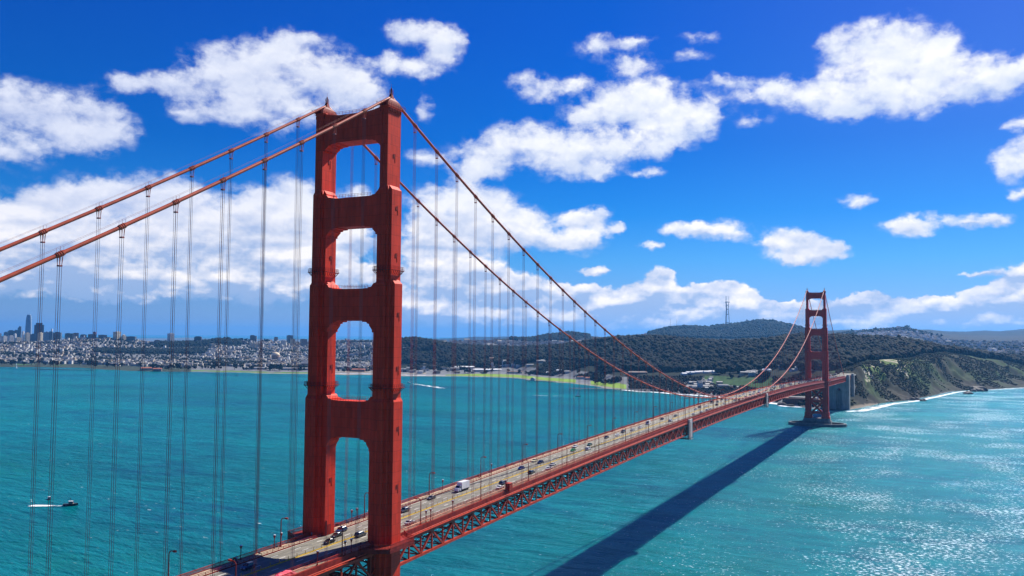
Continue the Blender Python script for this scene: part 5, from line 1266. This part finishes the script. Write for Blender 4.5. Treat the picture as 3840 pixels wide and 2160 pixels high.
# single trees that stand clear of the woods
BARK = mat('bark', (.05, .035, .025), .9, .2, .5)
LEAF = mat('tree_leaves', (.010, .018, .010), .9, .5, .3, spec=.1)
def make_tree(seed):
    q = np.random.default_rng(seed); t = thing('tree', 'x', 'tree')
    m_ = MB(); m_.tube([(0, 0, -1), (.1, 0, 4), (.3, .2, 9)], [.55, .42, .18], 7)
    for k in range(5):
        an = k * 1.256; m_.tube([(.05, 0, 3.5 + k * .7), (2.4 * math.cos(an), 2.4 * math.sin(an), 6.2 + k * .8)], [.2, .06], 5)
    m_.build('trunk', BARK, t)
    n = 420; u = q.normal(0, 1, (n, 3)); u /= np.linalg.norm(u, axis=1)[:, None]; u *= q.uniform(.55, 1.0, (n, 1)) ** .6
    cl = q.normal(0, 1, (7, 3)) * (2.2, 2.2, 1.6); ctr = cl[q.integers(0, 7, n)] + (0, 0, 8.6); P = ctr + u * (2.3, 2.3, 1.7)
    V = []; Fc = []
    for p in P:
        d1 = q.normal(0, .62, 3); d2 = q.normal(0, .62, 3); o = len(V); V += [p + d1, p + d2, p - d1, p - d2]; Fc.append((o, o + 1, o + 2, o + 3))
    np_ = np_mesh('crown', np.array(V), np.array(Fc), LEAF); obj('crown', np_, t)
    return t
TREES = [make_tree(s) for s in range(3)]
for t in TREES: learn(t)
used = set()
def put_tree(a, r, s, lb, grp):
    k = random.randrange(3)
    if k not in used: o = TREES[k]; used.add(k)
    else: o = copy_tree(TREES[k])
    x, y = polar(a, r); z = float(height(np.array([a]), np.array([r]))[0]); o.location = (x, y, z - .3); o.rotation_euler = (0, 0, random.uniform(0, 6.28))
    o.scale = (s * random.uniform(.9, 1.25), s * random.uniform(.9, 1.25), s); tag(o, lb, 'tree', grp)
for k in range(46):
    a = random.uniform(-57, -39.6); put_tree(a, float(ctrl(a)[0][0]) + random.uniform(60, 330), random.uniform(1.2, 2.2), 'dark round tree in the waterfront parks of the marina', 'marina park trees')
for k in range(40):
    a = random.uniform(-38, -19.5); put_tree(a, float(ctrl(a)[0][0]) + random.uniform(150, 330), random.uniform(.9, 1.6), 'dark cypress near the shore buildings behind the airfield lawn', 'trees behind the airfield lawn')
for k in range(44):
    a = random.uniform(-14.5, -9.2); put_tree(a, 8250 + random.uniform(-120, 120), random.uniform(1.7, 2.9), 'tree silhouetted on the ridge beside the lattice mast', 'skyline trees by the mast')
for k in range(26):
    a = random.uniform(-5.5, .5); put_tree(a, 7350 + random.uniform(-100, 100), random.uniform(1.4, 2.4), 'tree silhouetted on the far residential hill beyond the bluff', 'skyline trees on the residential hill')
for k in range(30):
    a = random.uniform(-47.5, -41.8); put_tree(a, 6280 + random.uniform(-60, 60), random.uniform(1.4, 2.3), 'tree silhouetted on the wooded hill crest above the marina', 'skyline trees above the marina')
for k in range(5):
    a = -20.6 + k * .16; put_tree(a, float(ctrl(a)[0][0]) + random.uniform(60, 110), random.uniform(.9, 1.3), 'palm like tree between the two green lawns by the wharf', 'trees between the lawns')

# ------------------------------------------------------------------ buildings
BC = {'glass': (.20, .30, .42), 'maroon': (.075, .03, .035), 'slate': (.07, .085, .105), 'slate2': (.11, .13, .16), 'bluegrey': (.20, .23, .28), 'navy': (.05, .065, .10), 'cream': (.62, .54, .38),
      'pale': (.55, .54, .50), 'white': (.72, .72, .70), 'teal': (.06, .10, .105), 'brown': (.24, .17, .14), 'rust': (.28, .10, .07), 'tan': (.42, .32, .22), 'grey': (.42, .42, .43), 'red': (.34, .11, .06)}
def facade(name, c):
    key = 'facade_' + name
    if key in MATS: return MATS[key]
    m = bpy.data.materials.new(key); m.use_nodes = True; MATS[key] = m; T = NT(m.node_tree)
    tc = T.n('ShaderNodeTexCoord').outputs['Object']; sp = T.n('ShaderNodeSeparateXYZ', {0: tc}); gn = T.n('ShaderNodeSeparateXYZ', {0: T.n('ShaderNodeNewGeometry').outputs['Normal']})
    fz = T.math('FRACT', T.math('DIVIDE', sp.outputs[2], 3.6)); fx = T.math('FRACT', T.math('DIVIDE', T.math('ADD', sp.outputs[0], sp.outputs[1]), 3.2))
    win = T.math('MULTIPLY', T.math('MULTIPLY', T.math('GREATER_THAN', fz, .42), T.math('GREATER_THAN', fx, .38)), T.math('LESS_THAN', T.math('ABSOLUTE', gn.outputs[2]), .5))
    nz = T.noise(tc, .05, 4); cc = T.n('ShaderNodeVectorMath', {0: (*c, 1), 'Scale': T.rng(nz, .3, .7, .85, 1.15)}, operation='SCALE').outputs[0]
    colr = T.mix(T.math('MULTIPLY', win, .8), cc, (.03, .04, .05, 1))
    b = T.n('ShaderNodeBsdfPrincipled', {'Base Color': colr, 'Roughness': T.mix(win, .75, .25, 'FLOAT')}); T.n('ShaderNodeOutputMaterial', {0: b}); return m
BLD = [
 (-55.448, 8600, 53.8, 295.3, 'glass', 'taper', 'very tall tapering blue glass skyscraper with rounded top, tallest on the skyline', 'skyscraper'),
 (-54.915, 7900, 74.8, 217.2, 'maroon', 'notch', 'broad dark maroon skyscraper beside the tapering glass one', 'skyscraper'),
 (-55.898, 8200, 26.8, 189.8, 'slate', 'slant', 'narrow dark tower with slanted roof beside the tall glass skyscraper', 'skyscraper'),
 (-56.319, 7800, 43.6, 156.7, 'slate', 'box', 'dark flat office block, third tower in from the water side of the skyline', 'tower block'),
 (-56.067, 8000, 23.8, 159.9, 'slate2', 'box', 'thin slate blue block between the dark office block and the slanted tower', 'tower block'),
 (-56.578, 7700, 24.8, 143.8, 'slate2', 'box', 'small slate blue block near the end of the skyline', 'tower block'),
 (-54.518, 7600, 37.8, 148.3, 'bluegrey', 'box', 'blue grey slab right behind the maroon skyscraper shoulder', 'tower block'),
 (-54.292, 7500, 23.5, 169.8, 'slate', 'cap', 'slim dark tower with a white top panel', 'tower block'),
 (-53.961, 7200, 58.9, 146.0, 'slate', 'box', 'wide dark slab standing beside the slim white topped tower', 'tower block'),
 (-55.493, 7000, 27.0, 140.6, 'cream', 'box', 'cream apartment tower in front of the tall glass skyscraper', 'tower block'),
 (-54.835, 7000, 26.6, 142.2, 'cream', 'box', 'cream apartment tower in front of the maroon skyscraper', 'tower block'),
 (-55.167, 7300, 53.4, 131.2, 'navy', 'box', 'low navy slab between the two cream apartment towers', 'tower block'),
 (-56.649, 6800, 29.0, 117.6, 'pale', 'box', 'pale square block at the water end of the city', 'tower block'),
 (-56.838, 6900, 9.9, 134.7, 'pale', 'box', 'pale thin block cut by the edge of the picture', 'tower block'),
 (-56.327, 6700, 31.8, 120.9, 'pale', 'notch', 'pale stepped apartment block below the dark office block', 'tower block'),
 (-56.108, 7000, 12.6, 134.5, 'white', 'box', 'narrow white block under the slanted tower', 'tower block'),
 (-55.714, 7000, 11.1, 151.2, 'white', 'box', 'narrow white slab beside the slanted tower', 'tower block'),
 (-55.95, 6500, 32.9, 107.6, 'cream', 'box', 'low cream apartment block below the slanted tower', 'tower block'),
 (-53.364, 6400, 47.3, 138.8, 'teal', 'box', 'large dark teal slab at the left end of the hilltop row', 'tower block'),
 (-52.999, 6500, 34.8, 141.3, 'brown', 'box', 'brown grey hotel block joined to the teal slab', 'tower block'),
 (-52.589, 6300, 41.5, 131.3, 'slate', 'notch', 'dark block with chamfered top on the hill crest', 'tower block'),
 (-52.537, 6150, 14.7, 125.5, 'pale', 'gable', 'small pale pointed block in front of the chamfered dark block', 'tower block'),
 (-52.123, 6300, 53.3, 133.8, 'slate', 'box', 'long dark flat block on the hill crest', 'tower block'),
 (-51.982, 6400, 19.4, 149.6, 'rust', 'box', 'small rust red tower rising behind the long dark block', 'tower block'),
 (-51.558, 6300, 48.0, 130.1, 'slate2', 'box', 'slate slab right of the long dark hilltop block', 'tower block'),
 (-50.769, 6200, 37.5, 152.0, 'cream', 'box', 'tall cream and grey twin slab apartment tower on the crest', 'tower block'),
 (-50.394, 6200, 25.4, 133.4, 'cream', 'deco', 'stepped cream tower with a pointed crown', 'tower block'),
 (-49.966, 6150, 59.6, 121.3, 'slate', 'box', 'wide dark block right of the pointed cream tower', 'tower block'),
 (-48.834, 6000, 35.1, 89.7, 'brown', 'box', 'low brown apartment house above the dark park trees', 'tower block'),
 (-48.516, 6050, 33.2, 99.8, 'brown', 'box', 'brown apartment slab at the end of the hill crest', 'tower block'),
 (-47.74, 6150, 35.0, 144.3, 'white', 'box', 'lone tall white slab tower on the wooded hill', 'tower block'),
 (-46.159, 6150, 50.7, 124.3, 'maroon', 'notch', 'dark red brick apartment block among hilltop trees', 'tower block'),
 (-45.303, 5700, 28.9, 82.3, 'cream', 'box', 'bright cream apartment tower halfway down the hillside', 'tower block'),
 (-45.324, 5300, 33.6, 56.8, 'pale', 'box', 'pale stepped apartment house below the bright cream tower', 'tower block'),
 (-44.118, 5900, 20.7, 95.3, 'tan', 'box', 'tan apartment tower on the upper slope', 'tower block'),
 (-43.438, 5950, 25.1, 97.4, 'brown', 'box', 'small brown block on the upper slope', 'tower block'),
 (-42.912, 6200, 34.4, 135.6, 'slate', 'box', 'dark twin tower with a grey side on the ridge', 'tower block'),
 (-42.696, 6210, 13.2, 130.5, 'bluegrey', 'box', 'grey slab attached beside the dark twin tower', 'tower block'),
 (-42.953, 5700, 19.5, 87.5, 'cream', 'box', 'cream tower below the dark twin tower', 'tower block'),
 (-42.575, 5750, 54.5, 85.2, 'cream', 'box', 'long low cream apartment row on the upper slope', 'tower block'),
 (-41.819, 5700, 17.8, 88.2, 'pale', 'box', 'small pale block on the upper slope', 'tower block'),
 (-41.459, 6200, 28.4, 123.5, 'brown', 'box', 'brown grey block standing alone on the ridge', 'tower block'),
 (-41.002, 6000, 23.0, 102.9, 'pale', 'box', 'pale low block on the ridge', 'tower block'),
 (-40.615, 6200, 40.0, 137.6, 'slate2', 'box', 'tall dark grey tower near the bridge tower', 'tower block'),
 (-40.427, 6000, 26.1, 114.2, 'cream', 'box', 'cream tower overlapping the tall dark grey one', 'tower block'),
 (-39.733, 6000, 44.9, 112.5, 'brown', 'box', 'flat topped grey tan block closest to the bridge tower', 'tower block'),
 (-11.203, 7300, 130.3, 185.9, 'grey', 'box', 'long pale grey hospital slab on the wooded mast hill', 'hospital'),
 (-10.51, 7350, 55.0, 188.9, 'grey', 'box', 'taller hospital wing at the end of the long slab', 'hospital'),
 (-10.709, 7150, 91.3, 152.6, 'bluegrey', 'box', 'lower hospital wing in front of the long slab', 'hospital'),
 (-12.292, 7200, 36.9, 157.3, 'bluegrey', 'box', 'square blue grey block below the lattice mast', 'apartment block'),
 (-9.818, 7200, 44.4, 170.1, 'pale', 'box', 'low pale building uphill from the hospital', 'building'),
 (-21.513, 5600, 31.0, 129.9, 'pale', 'box', 'small pale hall beside the twin spired church', 'hall'),
 (-20.792, 5500, 87.7, 129.1, 'pale', 'box', 'long pale low hall on the ridge behind the forest', 'hall'),
]
TOWER_GROUP = 'high buildings on the far city hills'
for i, (a, r, W, zt, c, shape, lb, cat_) in enumerate(BLD):
    rd = random.Random(100 + i); x, y = polar(a, r); zb = float(height(np.array([a]), np.array([float(r)]))[0]) - 6
    t = thing({'skyscraper': 'skyscraper', 'hospital': 'hospital_block', 'hall': 'hall'}.get(cat_, 'tower_block'), lb, cat_, (x, y, zb), -rad(a) + (.6 if c in ('cream', 'pale', 'white', 'tan') else 0) + rd.uniform(-.25, .25), TOWER_GROUP)
    h = zt - zb; w_ = W / 2 * .9; d_ = max(min(w_, 22), 7) if shape != 'taper' else w_
    F_ = facade(c, BC[c]); m = MB(); R = lambda k, l=None: [(-w_ * k, -d_ * (l or k)), (w_ * k, -d_ * (l or k)), (w_ * k, d_ * (l or k)), (-w_ * k, d_ * (l or k))]
    rf = MB()
    if shape == 'taper':
        def rr2(k, n=5): 
            o = []
            for q in range(4):
                for j in range(n):
                    th = q * math.pi / 2 + j * math.pi / 2 / (n - 1); cx, cy = (1, 1, -1, -1)[(q + 0) % 4], (1, 1, -1, -1)[(q + 3) % 4]
                    sx = 1 if q in (0, 3) else -1; sy = 1 if q in (0, 1) else -1
                    o.append((w_ * k * (sx * .62 + .38 * math.cos(th)), w_ * k * (sy * .62 + .38 * math.sin(th))))
            return o
        prof = [(0, 1.0), (.35, .99), (.6, .94), (.8, .85), (.92, .74), (.985, .62)]
        for (z0, k0), (z1, k1) in zip(prof[:-1], prof[1:]): m.prism(rr2(k0), z0 * h, z1 * h, rr2(k1))
        rf.prism(rr2(.6), .985 * h, h, rr2(.45))
    elif shape == 'notch': m.prism(R(1), 0, h * .92); rf.prism(R(.68, .8), h * .92 + .01, h)
    elif shape == 'slant': m.add([(-w_, -d_, 0), (w_, -d_, 0), (w_, d_, 0), (-w_, d_, 0), (-w_, -d_, h * .93), (w_, -d_, h), (w_, d_, h), (-w_, d_, h * .93)], [(3, 2, 1, 0), (4, 5, 6, 7), (0, 1, 5, 4), (1, 2, 6, 5), (2, 3, 7, 6), (3, 0, 4, 7)]); rf.box(-w_ * .3, w_ * .3, -d_ * .4, d_ * .4, h * .9, h * 1.01)
    elif shape == 'cap': m.prism(R(1), 0, h * .87); rf.prism([(0, -d_), (w_, -d_), (w_, d_), (0, d_)], h * .87 + .01, h)
    elif shape == 'deco': m.prism(R(1), 0, h * .72); m.prism(R(.78), h * .72 + .01, h * .86); rf.prism(R(.55), h * .86 + .02, h * .93); rf.prism(R(.4), h * .93 + .02, h, R(.1))
    elif shape == 'gable': m.prism(R(1), 0, h * .75); rf.prism(R(.8), h * .75 + .01, h, R(.12))
    else:
        m.prism(R(1), 0, h * .965); rf.prism([(px * .5 + w_ * rd.uniform(-.3, .3), py * .5) for px, py in R(1)], h * .965 + .01, h)
    m.build('facade', F_, t)
    rf.build('roof_block', WHITE if shape == 'cap' else F_, t)
# twin spired church on the ridge
a, r = -19.9 - .75, 5600; x, y = polar(a, r); zb = float(height(np.array([a]), np.array([r + 0.]))[0])
t = thing('church', 'pale twin spired church rising above the wooded ridge', 'church', (x, y, zb), -rad(a))
CH = facade('church', (.6, .5, .4)); m = MB(); m.box(-11, 11, 0, 52, -4, 24); nv = m.build('nave', CH, t); m = MB(); m.extrude_y([(-12, 24), (12, 24), (0, 33)], -.5, 52.5); m.build('nave_roof', mat('tile_red', (.3, .1, .06), .8), nv)
for s in (-1, 1):
    m = MB(); m.box(s * 13 - 4, s * 13 + 4, -6, 2, -4, 42); tw = m.build('bell_tower', CH, t); m = MB(); m.lathe([(4.6, 42.1), (3, 50), (1, 60), (.1, 66)], 8, (s * 13, -2, 0)); m.build('spire', mat('spire_red', (.35, .12, .08), .8), tw)
# domed rotunda
a, r = -41.45, 4500; x, y = polar(a, r); zb = float(height(np.array([a]), np.array([r + 0.]))[0]) - 1
t = thing('domed_rotunda', 'cream domed rotunda above dark trees behind the marina lawns', 'rotunda', (x, y, zb))
m = MB()
for k in range(8):
    an = k * math.pi / 4; m.lathe([(2.6, 0), (2.2, 1), (2.1, 20), (2.8, 21)], 8, (17 * math.cos(an), 17 * math.sin(an), 0))
m.lathe([(15, 0), (15, 19)], 16); m.build('rotunda_column', facade('ochre', (.35, .22, .15)), t)
m = MB(); m.lathe([(21, 21), (21.5, 26), (19.5, 27), (19.5, 33)], 24); m.build('rotunda_drum', facade('ochre', (.35, .22, .15)), t)
m = MB(); m.lathe([(20.5, 33.01)] + [(20 * math.cos(q * .26), 33.4 + 15 * math.sin(q * .26)) for q in range(6)] + [(1.5, 48.6)], 28); m.build('dome', mat('dome_cream', (.72, .58, .38), .7, .06), t)
# lattice mast on the hill
a, r = -12.15, 8280; x, y = polar(a, r); zb = float(height(np.array([a]), np.array([r + 0.]))[0])
t = thing('lattice_mast', 'tall three legged lattice broadcasting mast on the wooded hill', 'broadcasting mast', (x, y, zb), .5)
top = CAM[2] + r * math.tan(rad(2.68)) - zb; MAST = mat('mast_paint', (.16, .13, .13), .6, .1, .05)
lev = [(0, 23), (.13, 20), (.40, 15.5), (.56, 11), (.70, 14), (.80, 17), (.815, 17)]
P3 = lambda k, q: Vector((q[1] * math.cos(k * 2.0944), q[1] * math.sin(k * 2.0944), q[0] * top))
for k in range(3):
    m = MB()
    for p, q in zip(lev[:-1], lev[1:]): m.bar(P3(k, p), P3(k, q), 4.2)
    lgm = m.build('mast_leg', MAST, t)
    m = MB(); p = P3(k, lev[-1]); m.bar(p, p + Vector((0, 0, top * (.175 if k != 1 else .185))), 2.0); m.build('antenna', MAST, lgm)
for q in lev[1:6]:
    m = MB()
    for k in range(3): m.bar(P3(k, q), P3(k + 1, q), 3.4, 5.5)
    m.build('cross_platform', MAST, t)
m = MB(); q = lev[5]
for k in range(3): m.bar(P3(k, (q[0], q[1] * 1.5)), P3(k + 1, (q[0], q[1] * 1.5)), 2, 3.5)
m.build('top_platform', MAST, t)
for k, (a, hh) in enumerate(((-15.75, 95), (-15.35, 82))):
    x, y = polar(a, 8000); zb = float(height(np.array([a]), np.array([8000.]))[0])
    t = thing('radio_mast', ('taller' if k == 0 else 'shorter') + ' of two thin radio masts on the bare hilltop', 'radio mast', (x, y, zb - 3))
    m = MB(); m.bar((0, 0, 0), (0, 0, hh), 1.5); m.build('mast_pole', MAST, t)
    m = MB(); m.box(-3, 3, -3, 3, 0, 6); m.build('mast_hut', WHITE, t)

# low buildings along the shore, each with its roof
def house(name, lb, cat_, a, r, W, D, H, wall, roofc, rot=0.0, ridge=3.5, grp=None):
    x, y = polar(a, r); zb = float(height(np.array([a]), np.array([float(r)]))[0]) - 1
    t = thing(name, lb, cat_, (x, y, zb), -rad(a) + rot, grp); m = MB(); m.box(-W / 2, W / 2, -D / 2, D / 2, 0, H); m.build('wall', facade(wall, BC[wall]), t)
    m = MB()
    ov = .8; m.add([(-W / 2 - ov, -D / 2 - ov, H), (W / 2 + ov, -D / 2 - ov, H), (W / 2 + ov, D / 2 + ov, H), (-W / 2 - ov, D / 2 + ov, H), (-W / 2 + 1, 0, H + ridge), (W / 2 - 1, 0, H + ridge)], [(0, 1, 5, 4), (1, 2, 5), (2, 3, 4, 5), (3, 0, 4), (3, 2, 1, 0)])
    m.build('roof', mat('roof_' + roofc, {'red': (.30, .085, .045), 'grey': (.20, .20, .21), 'white': (.72, .72, .72), 'brown': (.16, .10, .08)}[roofc], .8, .15, .1), t); return t
SB = [('barracks', 'long red roofed barracks behind the bare trees', 'barracks', -30.3, 3700, 62, 16, 11, 'tan', 'red'), ('barracks', 'shorter red roofed barracks beside the long one', 'barracks', -28.9, 3660, 44, 15, 10, 'brown', 'red'),
 ('hall', 'square tan hall above the long white shed', 'hall', -27.7, 3720, 48, 26, 17, 'tan', 'brown'), ('shed', 'very long low white roofed shed facing the airfield lawn', 'shed', -27.8, 3330, 112, 20, 8, 'grey', 'white'),
 ('shed', 'white roofed shed just behind the very long one', 'shed', -29.3, 3420, 80, 18, 8, 'grey', 'white'), ('house', 'wide house with a red brown roof at the edge of the lawn', 'house', -25.95, 3215, 58, 18, 7, 'pale', 'brown'),
 ('house', 'small white house at the lawn edge, left of a row', 'house', -23.7, 3075, 18, 12, 6, 'white', 'white'), ('house', 'white gabled house in the middle of the lawn edge row', 'house', -23.0, 3050, 22, 12, 7, 'white', 'white'),
 ('house', 'white house with grey roof at the lawn edge row', 'house', -22.5, 3020, 20, 12, 7, 'white', 'grey'), ('rescue_station', 'white house with a red roof between the two lawns', 'house', -21.55, 2830, 26, 13, 8, 'white', 'red'),
 ('rescue_station', 'smaller red roofed house beside the one between the lawns', 'house', -21.15, 2790, 16, 11, 7, 'white', 'red'), ('hangar', 'tan hangar at the beach bend next to dark trees', 'hangar', -34.4, 3300, 60, 30, 9, 'tan', 'brown'),
 ('hangar', 'brown roofed hangar behind the sandy strip', 'hangar', -36.2, 3360, 52, 26, 9, 'brown', 'red'), ('pier_shed', 'long red roofed pier shed at the water edge of the marina', 'pier shed', -49.1, 3590, 40, 22, 10, 'tan', 'red'),
 ('pier_shed', 'second red roofed pier shed beside the long one', 'pier shed', -48.45, 3520, 30, 20, 10, 'brown', 'red'), ('hall', 'low pale hall among the park trees below the rotunda', 'hall', -42.6, 3560, 90, 24, 7, 'grey', 'grey'),
 ('hall', 'long grey green hall at the lawn beside the near tower', 'hall', -40.2, 3480, 100, 22, 8, 'grey', 'grey'), ('warehouse', 'dark warehouse below the raised road', 'warehouse', -19.9, 3060, 58, 24, 9, 'brown', 'brown'),
 ('warehouse', 'white fronted warehouse under the raised road', 'warehouse', -19.1, 3010, 46, 22, 10, 'white', 'grey'), ('warehouse', 'brown sheds above the second lawn', 'warehouse', -17.9, 2700, 58, 24, 6, 'brown', 'brown'),
 ('gallery', 'pale curved roofed house high in the dark wood', 'house', -13.5, 2900, 26, 14, 8, 'white', 'white')]
for i, s in enumerate(SB): house(*s, rot=random.uniform(-.3, .3))
for k in range(9):
    house('barracks', 'pale house in the straight row of barracks on the wooded slope', 'barracks', -33.1 + k * .32, 3790 + 12 * (k % 2), 17, 12, 9, 'pale', 'grey', .2, grp='row of pale barracks')
for k in range(8):
    house('cottage', 'white gabled cottage in the cluster inside the dark wood', 'cottage', -14.9 + k * .28, 2590 + random.uniform(-15, 15), 15, 11, 6, 'white', 'white', .4, grp='cluster of white cottages')
for k in range(9):
    house('cottage', 'white cottage scattered on the wooded slope above the bridge deck', 'cottage', random.uniform(-12.3, -6.6), random.uniform(2440, 2760), random.uniform(12, 24), 12, 7, 'white', random.choice(['white', 'grey']), random.uniform(-.5, .5), grp='white cottages on the wooded slope')
t = thing('raised_road', 'raised white road on slim columns crossing the wood edge', 'viaduct', (0, 0, 0)); m = MB(); cl = MB(); pr = None
for k in range(16):
    a = -22.2 + k * .3; x, y = polar(a, 3180 - 6 * k); z = 33
    if pr: m.bar(pr, (x, y, z), 12, 2.0)
    cl.bar((x, y, z - 1), (x, y, 3), 2.5); pr = (x, y, z)
m.build('road_deck', mat('pale_road', (.55, .55, .54), .8), t); cl.build('column_lattice', CONC, t)

# town houses: the largest in view as things, the rest of the town as one mass
HOUSEM = mat('town_walls', (1, 1, 1), .8, .15, .1, spec=.2, attr='Col')
HC = np.array([(.56, .54, .50), (.48, .44, .38), (.66, .64, .60), (.38, .32, .25), (.24, .23, .22), (.44, .35, .25), (.17, .12, .10), (.34, .36, .38)])
def town(n, a0, a1, r0, r1, fn, amin=.34):
    a = rng.uniform(a0, a1, n * 5); r = np.sqrt(rng.uniform(r0 ** 2, r1 ** 2, n * 5)); k = fn(a, r); return a[k][:n], r[k][:n]
def cityf(a, r):
    R_, _ = ctrl(a); x, y = polar(a, r); f = fbm(x / 220, y / 220, 3, 61)
    hillwood = ((a > -52) & (a < -45.6) & (r > 5180) & (r < 5680)) | ((a > -48.6) & (a < -43.6) & (r > 5820) & (r < 6600))
    return (r > R_[:, 1] - 60) & (r < R_[:, 4] + 60) & (f < .54) & ~hillwood & ~((a > -46.5) & (a < -39) & (r < R_[:, 1] + 80))
def grid(a, r):
    """pull the houses into street rows"""
    x, y = polar(a, r); g = .42; u = x * math.cos(g) + y * math.sin(g); v = -x * math.sin(g) + y * math.cos(g)
    v = np.round(v / 34) * 34 + rng.normal(0, 1.5, len(v)); u = u + np.where((u % 120) < 16, 18, 0); x, y = u * math.cos(g) - v * math.sin(g), u * math.sin(g) + v * math.cos(g)
    return np.degrees(np.arctan2(x - CAM[0], y - CAM[1])), np.hypot(x - CAM[0], y - CAM[1])
L = [grid(*town(5600, -66, -34.4, 3300, 6400, cityf))]
L.append(town(1100, -31.5, -19, 4450, 5600, lambda a, r: (r > ctrl(a)[0][:, 3] + 250) & (r < ctrl(a)[0][:, 4] + 60)))
L.append(town(500, -34.4, -33.0, 3300, 4200, lambda a, r: fbm(polar(a, r)[0] / 120, polar(a, r)[1] / 120, 2, 71) > .5))
L.append(town(420, -17.5, -6.5, 7000, 7600, lambda a, r: fbm(polar(a, r)[0] / 160, polar(a, r)[1] / 160, 2, 72) > .5))
L.append(town(500, -19.3, -14.2, 7200, 8050, lambda a, r: fbm(polar(a, r)[0] / 160, polar(a, r)[1] / 160, 2, 73) > .45))
L.append(town(1500, -6.2, 0.2, 6250, 7250, lambda a, r: (np.abs(((a * 2.2 + r / 900) % 1) - .5) < .33)))
L.append(town(2200, -.6, 10, 4400, 6900, lambda a, r: (np.abs(((a * 1.9 + r / 2600) % 1) - .5) < .40)))
L.append(town(160, -33, -18, 3200, 3700, lambda a, r: fbm(polar(a, r)[0] / 100, polar(a, r)[1] / 100, 2, 74) > .52))
L.append(town(120, -14.8, -6, 2300, 2800, lambda a, r: fbm(polar(a, r)[0] / 100, polar(a, r)[1] / 100, 2, 75) > .56))
a = np.concatenate([q[0] for q in L]); r = np.concatenate([q[1] for q in L]); n = len(a)
x, y = polar(a, r); z = height(a, r); w_ = rng.uniform(8, 17, n) * np.where(rng.random(n) < .08, 2.2, 1); d_ = rng.uniform(8, 16, n); h_ = rng.uniform(6, 12, n) * np.where(rng.random(n) < .05, 2.0, 1); rt = np.where(a < -34.3, .42 + rng.normal(0, .03, n), rng.uniform(-.35, .35, n) - np.radians(a) + .3)
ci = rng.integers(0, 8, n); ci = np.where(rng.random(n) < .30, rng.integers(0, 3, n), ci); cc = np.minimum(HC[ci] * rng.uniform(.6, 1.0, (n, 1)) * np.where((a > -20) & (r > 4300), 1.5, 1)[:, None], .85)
size = w_ * h_ / r ** 2; order = np.argsort(-size)
big = set(order[:290].tolist()); rest_i = np.array(order[290:])
B8 = np.array([(-1, -1, 0), (1, -1, 0), (1, 1, 0), (-1, 1, 0), (-1, -1, 1), (1, -1, 1), (1, 1, 1), (-1, 1, 1)], float)
QF = np.array([(3, 2, 1, 0), (4, 5, 6, 7), (0, 1, 5, 4), (1, 2, 6, 5), (2, 3, 7, 6), (3, 0, 4, 7)])
def boxes(I):
    P = B8[None] * np.stack([w_[I] / 2, d_[I] / 2, h_[I] + 5], -1)[:, None]; c, s = np.cos(rt[I])[:, None], np.sin(rt[I])[:, None]
    P = np.stack([P[..., 0] * c - P[..., 1] * s + x[I][:, None], P[..., 0] * s + P[..., 1] * c + y[I][:, None], P[..., 2] + z[I][:, None] - 5], -1); return P
P = boxes(rest_i); Cc = np.repeat(cc[rest_i][:, None], 8, 1); Cc[:, 4:] *= 1.0
V = P.reshape(-1, 3); Fq = (QF[None] + (np.arange(len(rest_i)) * 8)[:, None, None]).reshape(-1, 4)
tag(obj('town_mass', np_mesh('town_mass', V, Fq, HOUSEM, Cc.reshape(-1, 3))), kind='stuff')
HN = ['white', 'cream', 'bright white', 'tan', 'grey', 'sand coloured', 'brown', 'pale blue']
hm = [mat('house_wall_%s' % HN[k].replace(' ', '_'), tuple(HC[k]), .8, .12, .1) for k in range(8)]
HM = []
for k in range(8):
    m = MB(); m.box(-.5, .5, -.5, .5, -.5, .8); me1 = m.mesh('wall', hm[k]); HM.append(me1)
m = MB(); m.add([(-.53, -.53, .8), (.53, -.53, .8), (.53, .53, .8), (-.53, .53, .8), (-.5, 0, 1.06), (.5, 0, 1.06)], [(0, 1, 5, 4), (1, 2, 5), (2, 3, 4, 5), (3, 0, 4)]); RM = m.mesh('roof', mat('roof_grey', (.2, .2, .21), .8))
for i in sorted(big):
    o = obj('town_house', None, None, (x[i], y[i], z[i]), rt[i]); o.scale = (w_[i], d_[i], h_[i])
    if a[i] < -34.3: ds = 'on the streets above the marina waterfront'
    elif a[i] < -18: ds = 'among the trees behind the airfield lawn'
    elif a[i] < -5.5: ds = 'half hidden in the wood above the bridge'
    else: ds = 'in the distant rows beyond the bluff'
    tag(o, '%s house %s' % (HN[ci[i]], ds), 'house', '%s houses %s' % (HN[ci[i]], ds))
    obj('wall', HM[ci[i]], o); obj('roof', RM, o)

# ------------------------------------------------------------------ air between the hilltop and the far hills
m = bpy.data.materials.new('air_haze'); m.use_nodes = True; T = NT(m.node_tree)
v = T.n('ShaderNodeVolumePrincipled', {'Color': (.13, .46, 1.0, 1), 'Density': 2.9e-5, 'Anisotropy': .25})
T.t.links.new(v.outputs[0], T.n('ShaderNodeOutputMaterial').inputs['Volume'])
m.cycles.homogeneous_volume = True
hz = MB(); hz.box(-50200, 30200, -6200, 60200, -8.5, 640); tag(obj('haze', hz.mesh('haze', m)), kind='stuff')
